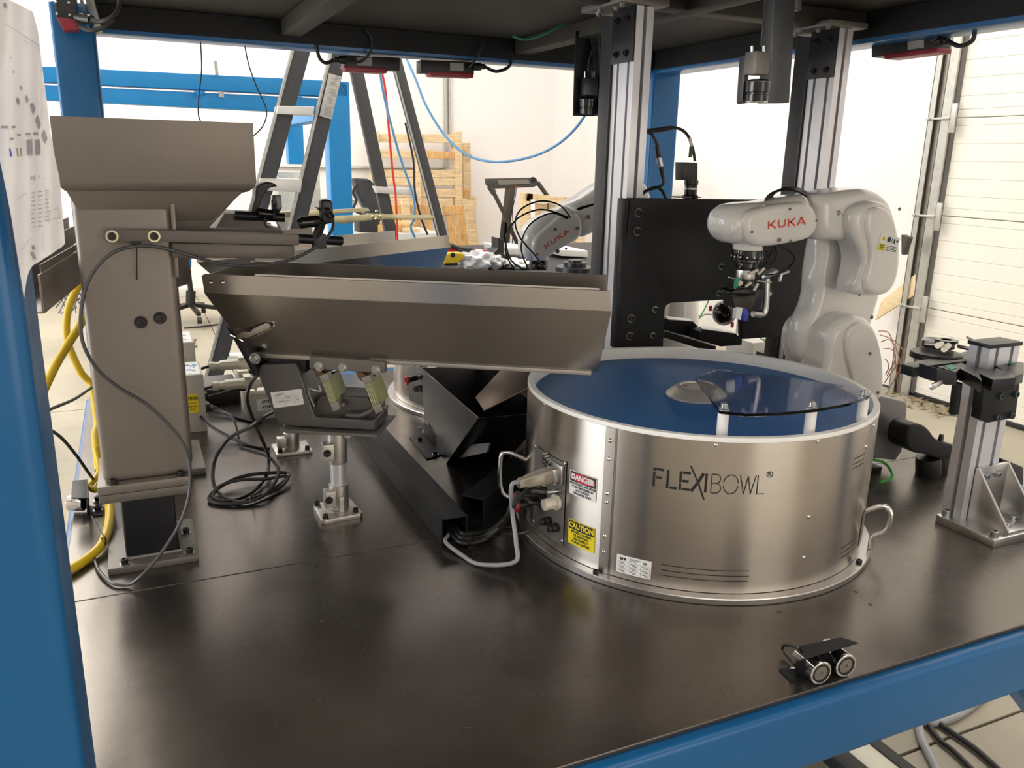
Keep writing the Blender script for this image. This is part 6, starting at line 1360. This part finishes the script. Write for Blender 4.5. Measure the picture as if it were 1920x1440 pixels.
# ------------------------------------------------------------------ bench with tools behind the rear drum
YB2 = 3.75
zt4 = ony(900, 507, YB2).z
wb = thing('tool_bench', 'dark-topped bench behind the rear robot carrying tools and panels', 'bench', (1.7, 4.2, FL))
obj('bench_top', B().box((1.0, YB2-.25, zt4-.03), (3.1, 4.9, zt4)), blk_m, wb, bev=.003)
for x in (1.05, 3.0):
    for y in (YB2-.2, 4.8): obj('leg', B().box((x, y, FL), (x+.05, y+.05, zt4-.03)), galv, wb)
def on_bench(name, pts, Y, d, m, lab, cat, bev=.004): b = B(); b.prism([ony(x, y, Y) for x, y in pts], (0, d, 0)); return top(name, b, m, lab, cat, bev=bev, seg=3)
tm = thing('tape_measure', 'chunky yellow tape measure beside the end of the second trough', 'tape measure', ony(852, 498, YB2))
b = B(); pillow(b, XZ([(834, 495), (833, 482), (840, 475), (857, 474), (870, 475), (873, 484), (870, 488), (862, 489), (858, 497), (840, 499)], YB2), lambda u, v, w_: V((u, w_, v)), YB2, YB2+.05, .008, k=2); obj('body', b, yhose, tm, ang=50)
b = B(); b.prism([ony(x, y, YB2-.003) for x, y in ((834, 494), (859, 493), (858, 498), (836, 498))], (0, .05, 0)).cyl(ony(849, 478, YB2-.004), ony(849, 478, YB2), .012, n=14); obj('grip', b, blk_p, tm, bev=.001)
on_bench('red_tool_case', [(841, 463), (853, 463), (858, 476), (836, 476)], YB2+.15, .1, red, 'small red case behind the yellow tape measure', 'case')
b = B(); b.tube([ony(845, 460, YB2+.1), ony(858, 465, YB2+.1), ony(872, 468, YB2+.1), ony(885, 468, YB2+.1)], .012, n=10).tube([ony(856, 470, YB2+.1), ony(870, 474, YB2+.1), ony(885, 472, YB2+.1)], .018, n=10); top('hand_clamp', b, blk_p, 'black hand clamp lying above the yellow tape measure', 'clamp')
on_bench('red_bar', [(893, 468), (921, 470), (920, 474), (894, 473)], YB2+.2, .05, red, 'thin red bar lying behind the plastic bags', 'bar')
on_bench('screwdriver', [(920, 466), (930, 466), (929, 473), (920, 473)], YB2+.2, .05, dimblue, 'stubby dark blue screwdriver grip at the end of the red bar', 'screwdriver')
b = B(); b.prism([ony(x, y, YB2+.1) for x, y in ((934, 446), (946, 450), (946, 470), (944, 486), (925, 484), (924, 476), (934, 466))], (0, .09, 0)); top('black_holder', b, blk_p, 'black upright holder standing behind the plastic bags', 'holder', bev=.004)
for i, (cx, cy, rx, rz, lab) in enumerate(((893, 489, 62, 17, 'crumpled clear bag of parts beside the tape measure'), (921, 491, 40, 12, 'second crumpled clear bag right of the larger one'), (968, 495, 45, 9, 'flat white bag under the rear robot hoses'))):
    rn = random.Random(i+11); b = B(); c_ = ony(cx, cy, YB2+.05); ux = (ony(cx+10, cy, YB2+.05)-c_).length/10
    bmesh.ops.create_icosphere(b.bm, subdivisions=4, radius=1)
    for v in b.bm.verts:
        k = 1+.22*math.sin(v.co.x*7+i)*math.cos(v.co.y*6+v.co.z*5)+rn.uniform(-.07, .07)
        v.co = V((c_.x+v.co.x*k*rx*.5*ux*1.1, c_.y+v.co.y*k*.09, c_.z+v.co.z*k*rz*ux))
    top('plastic_bag', b, bagm if i < 2 else white_p, lab, 'bag')
on_bench('white_panel', [(945, 465), (1000, 466), (1000, 478), (948, 477)], YB2+.35, .3, white_p, 'white panel lying at the back of the bench, left of the robot', 'panel', .002)
on_bench('white_panel', [(1048, 468), (1102, 470), (1102, 482), (1052, 480)], YB2+.35, .3, white_p, 'white panel at the back of the bench right of the rear robot', 'panel', .002)
b = B(); q = ony(1078, 500, 3.2); b.lathe([(.085, 0), (.085, .02), (.05, .022), (.05, .04), (.03, .042), (.03, .05), (0.0001, .05)], q-V((0, 0, .02)), n=36); top('gripper_disc_stack', b, blk_a, 'stack of round black gripper plates beside the front aluminium post', 'gripper')
b = B(); q = ony(1078, 508, 3.2); b.box((q.x-.15, 3.05, 0), (q.x+.12, 3.3, 0.01)) if 0 else b.box((q.x-.03, 3.12, FL), (q.x+.03, 3.24, q.z-.01)); top('aluminium_stand', b, alu, 'rear aluminium stand carrying the round gripper plates', 'stand', bev=.002)

# ------------------------------------------------------------------ seen through the plate notch and under the plate
lt = thing('ring_light', 'glossy black dome lamp in a pale ring, seen through the plate notch', 'lamp', ony(1360, 612, 2.05))
c_ = ony(1357, 587, 2.08); ax = (CAM-c_).normalized(); ax = V((ax.x-.55, ax.y, ax.z)).normalized()
obj('dome', B().lathe([(.034, -.004), (.0335, .006), (.028, .017), (.018, .025), (.008, .029), (.0001, .03)], c_, ax, n=40), blk_g, lt)
obj('ring', B().lathe([(.034, -.012), (.0385, -.01), (.0395, -.002), (.034, .002)], c_, ax, n=40, cap=False), white_p, lt)
for a_, bb in ((1332, 578), (1373, 609), (1371, 563)):
    b = B(); b.obox(ony(a_, bb, 2.05), V((.004, 0, 0)), V((0, .003, 0)), V((0, 0, .008))); obj('red_clip', b, red, lt)
for nm, pts, Y, d, lab in (('black_sensor_box', [(1243, 596), (1258, 600), (1300, 603), (1313, 616), (1300, 632), (1243, 622)], 2.0, .06, 'slanted black box at the left of the plate notch'), ('black_sensor_box', [(1312, 622), (1322, 618), (1380, 626), (1392, 635), (1391, 647), (1352, 650), (1310, 638)], 1.95, .06, 'slanted black box at the right of the plate notch')):
    b = B(); b.prism([ony(x, y, Y) for x, y in pts], (0, d, 0)); bo = top(nm, b, blk_m, lab, 'box', bev=.002)
    b = B(); x0, y0 = pts[1]; x1, y1 = pts[2]; b.prism([ony(x0-6, y0-1, Y+.005), ony(x1, y1-.5, Y+.005), ony(x1-8, y1-5, Y+.05), ony(x0-10, y0-7, Y+.05)], (0, 0, .001)); obj('top_label', b, w_board, bo)
b = B(); b.beam(ony(1244, 625, 1.97), ony(1340, 655, 1.9), .02, .02); top('black_bar', b, blk_m, 'black bar slanting under the two slanted boxes behind the drum', 'bar', bev=.002)
for k, x in enumerate((1271, 1291)):
    q = ony(x, 590, 6.5); b = B(); b.box((q.x-.022, 6.5, FL), (q.x+.022, 6.55, -.1)); top('yellow_post', b, yhose, ['left yellow upright far beyond the plate notch', 'right yellow upright far beyond the plate notch'][k], 'post', bev=.004)
q = ony(1281, 590, 6.6); b = B(); b.box((q.x-.035, 6.6, FL), (q.x+.035, 6.7, -.1)); top('grey_stand', b, tdm, 'dark grey upright between the two yellow uprights', 'stand', bev=.004)
b = B(); b.tube([ony(1330, 560, 2.4), ony(1318, 585, 2.4), ony(1303, 603, 2.4)], .0025, n=6); top('green_wire', b, gwire, 'bright green wire crossing the plate notch', 'wire')
b = B(); b.tube([ony(1290, 590, 2.5), ony(1305, 600, 2.5), ony(1320, 590, 2.5), ony(1335, 590, 2.5)], .003, n=6); top('grey_wire', b, gcab, 'grey wire bent across the plate notch', 'wire')
b = B(); b.box((ony(1395, 640, 2.35).x, 2.3, 0), (ony(1440, 640, 2.35).x, 2.45, .12)); top('grey_enclosure', b, ctrl, 'grey enclosure on the table below the right end of the notch', 'box', bev=.003)
for k in range(5):
    b = B(); b.tube([ony(1425+k*6, 634+k*2, 2.1), ony(1440+k*3, 645-k*3, 2.1), ony(1436+k*4, 656, 2.1), ony(1450+k*4, 668, 2.1)], .002, n=6); top('signal_wire', b, gwire if k == 0 else (gcab if k % 2 else rub), ['green signal wire', 'topmost grey signal wire', 'black signal wire left', 'lower grey signal wire', 'black signal wire right'][k]+' under the black plate', 'wire')
b = B(); b.box((ony(1438, 660, 2.0).x, 1.98, .0), (ony(1470, 660, 2.0).x, 2.05, .16)); top('terminal_cover', b, blk_p, 'black box standing under the plate left of the rear post', 'box', bev=.003)

# ------------------------------------------------------------------ by the right wall
pk = thing('plywood_strip', 'plywood strip leaning against the wall left of the door track', 'board', onx(1680, 580, XR))
b = B(); b.prism([onx(x, y, XR-.06) for x, y in ((1716, 514), (1716, 552), (1641, 600), (1652, 565))], (.02, 0, 0)); obj('board', b, ply, pk, bev=.003)
b = B(); b.prism([onx(x, y, 5.0) for x, y in ((1690, 440), (1703, 445), (1692, 478), (1690, 476))], (.05, 0, 0)); top('wall_bracket', b, tdm, 'dark triangular bracket on the wall behind the robot elbow', 'bracket')
wires = [((1647, 621), (1663, 622), (1672, 636), (1678, 670), (1682, 710), (1684, 735)), ((1650, 628), (1672, 636), (1693, 657), (1688, 675), (1670, 700), (1659, 717)), ((1652, 641), (1668, 637), (1680, 652), (1688, 680), (1689, 690), (1668, 727)), ((1656, 654), (1672, 655), (1679, 672), (1668, 695), (1663, 705)), ((1659, 673), (1664, 678), (1666, 690), (1660, 702))]
for k, w_ in enumerate(wires):
    b = B(); b.tube([onx(x, y, XR-.25-.06*k) for x, y in w_], .0038, n=6); top('copper_wire', b, copper, ['uppermost', 'second', 'middle', 'fourth', 'lowest'][k]+' of the loose brown wires springing from the wall beside the robot', 'wire')
# pieces under the table at lower right
b = B(); 
q1, q2 = onz(1530, 1404, -.86), onz(1600, 1440, -.86)
sf = thing('lower_shelf', 'cream shelf board edged by black bars under the table front', 'shelf', (1.6, 1.2, -.86))
def dstrip(name, pa_, pb_, m, z=-.80, y0=.75, y1=1.9):
    xa, xb = onz(*pa_, z).x, onz(*pb_, z).x; return obj(name, B().box((xa, y0, z-.04), (xb, y1, z)), m, sf, bev=.003)
dstrip('edge_bar', (1545, 1405), (1585, 1405), blk_m, -.80); dstrip('shelf_board', (1586, 1405), (1646, 1405), ivory, -.805); dstrip('edge_bar', (1647, 1405), (1674, 1405), blk_m, -.80)
for k, pts in enumerate((((1722, 1352), (1728, 1385), (1745, 1420), (1765, 1460)), ((1735, 1350), (1760, 1385), (1790, 1410), (1830, 1450)), ((1745, 1345), (1780, 1370), (1830, 1405), (1880, 1450)), ((1725, 1355), (1760, 1355), (1800, 1340), (1840, 1310), (1850, 1295)))):
    b = B(); b.tube([onz(x, y, FL+.012) for x, y in pts], [.012, .008, .009, .011][k], n=10); top('floor_cable', b, gcab if k in (0, 3) else rub, ['thick grey cable on the floor, leftmost under the table edge', 'thin dark cable on the floor, second from the left', 'dark cable on the floor running to the lower right', 'grey cable curving up right on the floor under the rail'][k], 'cable')
b = B(); rn = random.Random(9)
for i in range(14): b.tube([onz(100+rn.uniform(0, 60), 530+rn.uniform(0, 60), -.3+rn.uniform(-.2, .2)) for _ in range(4)], .004, n=5)
top('wire_tangle', b, rub, 'loose tangle of thin wires behind the yellow hoses', 'wires')['kind'] = 'stuff'
b = B(); b.tube([onz(345, 615, FL+.01), onz(380, 612, FL+.01), onz(410, 608, FL+.01)], .008, n=6); top('floor_cable', b, rub, 'thin black cable on the floor near the chair castors', 'cable')
b = B()
for i in range(10): b.tube([onz(342+rn.uniform(0, 28), 640+rn.uniform(-5, 10), FL+.01) for _ in range(3)], .006, n=5)
top('debris_pile', b, copper, 'small heap of wire scraps on the floor right of the hopper column', 'debris')['kind'] = 'stuff'

q = onx(1256, 335, XR-.4)
fn = thing('desk_fan', 'pale round fan head showing above the black plate beside the rear blue post', 'fan', (q.x, q.y, FL))
b = B(); b.lathe([(.17, -.03), (.2, -.01), (.2, .02), (.15, .05), (.02, .07)], q, (-.6, -.8, 0), n=32); obj('head', b, w_board, fn)
b = B(); b.cyl((q.x+.05, q.y+.06, FL), (q.x+.05, q.y+.06, q.z), .03, n=16); obj('pole', b, white_p, fn)
b = B(); b.cyl((q.x+.05, q.y+.06, FL), (q.x+.05, q.y+.06, FL+.03), .2, n=28); obj('base', b, white_p, fn)
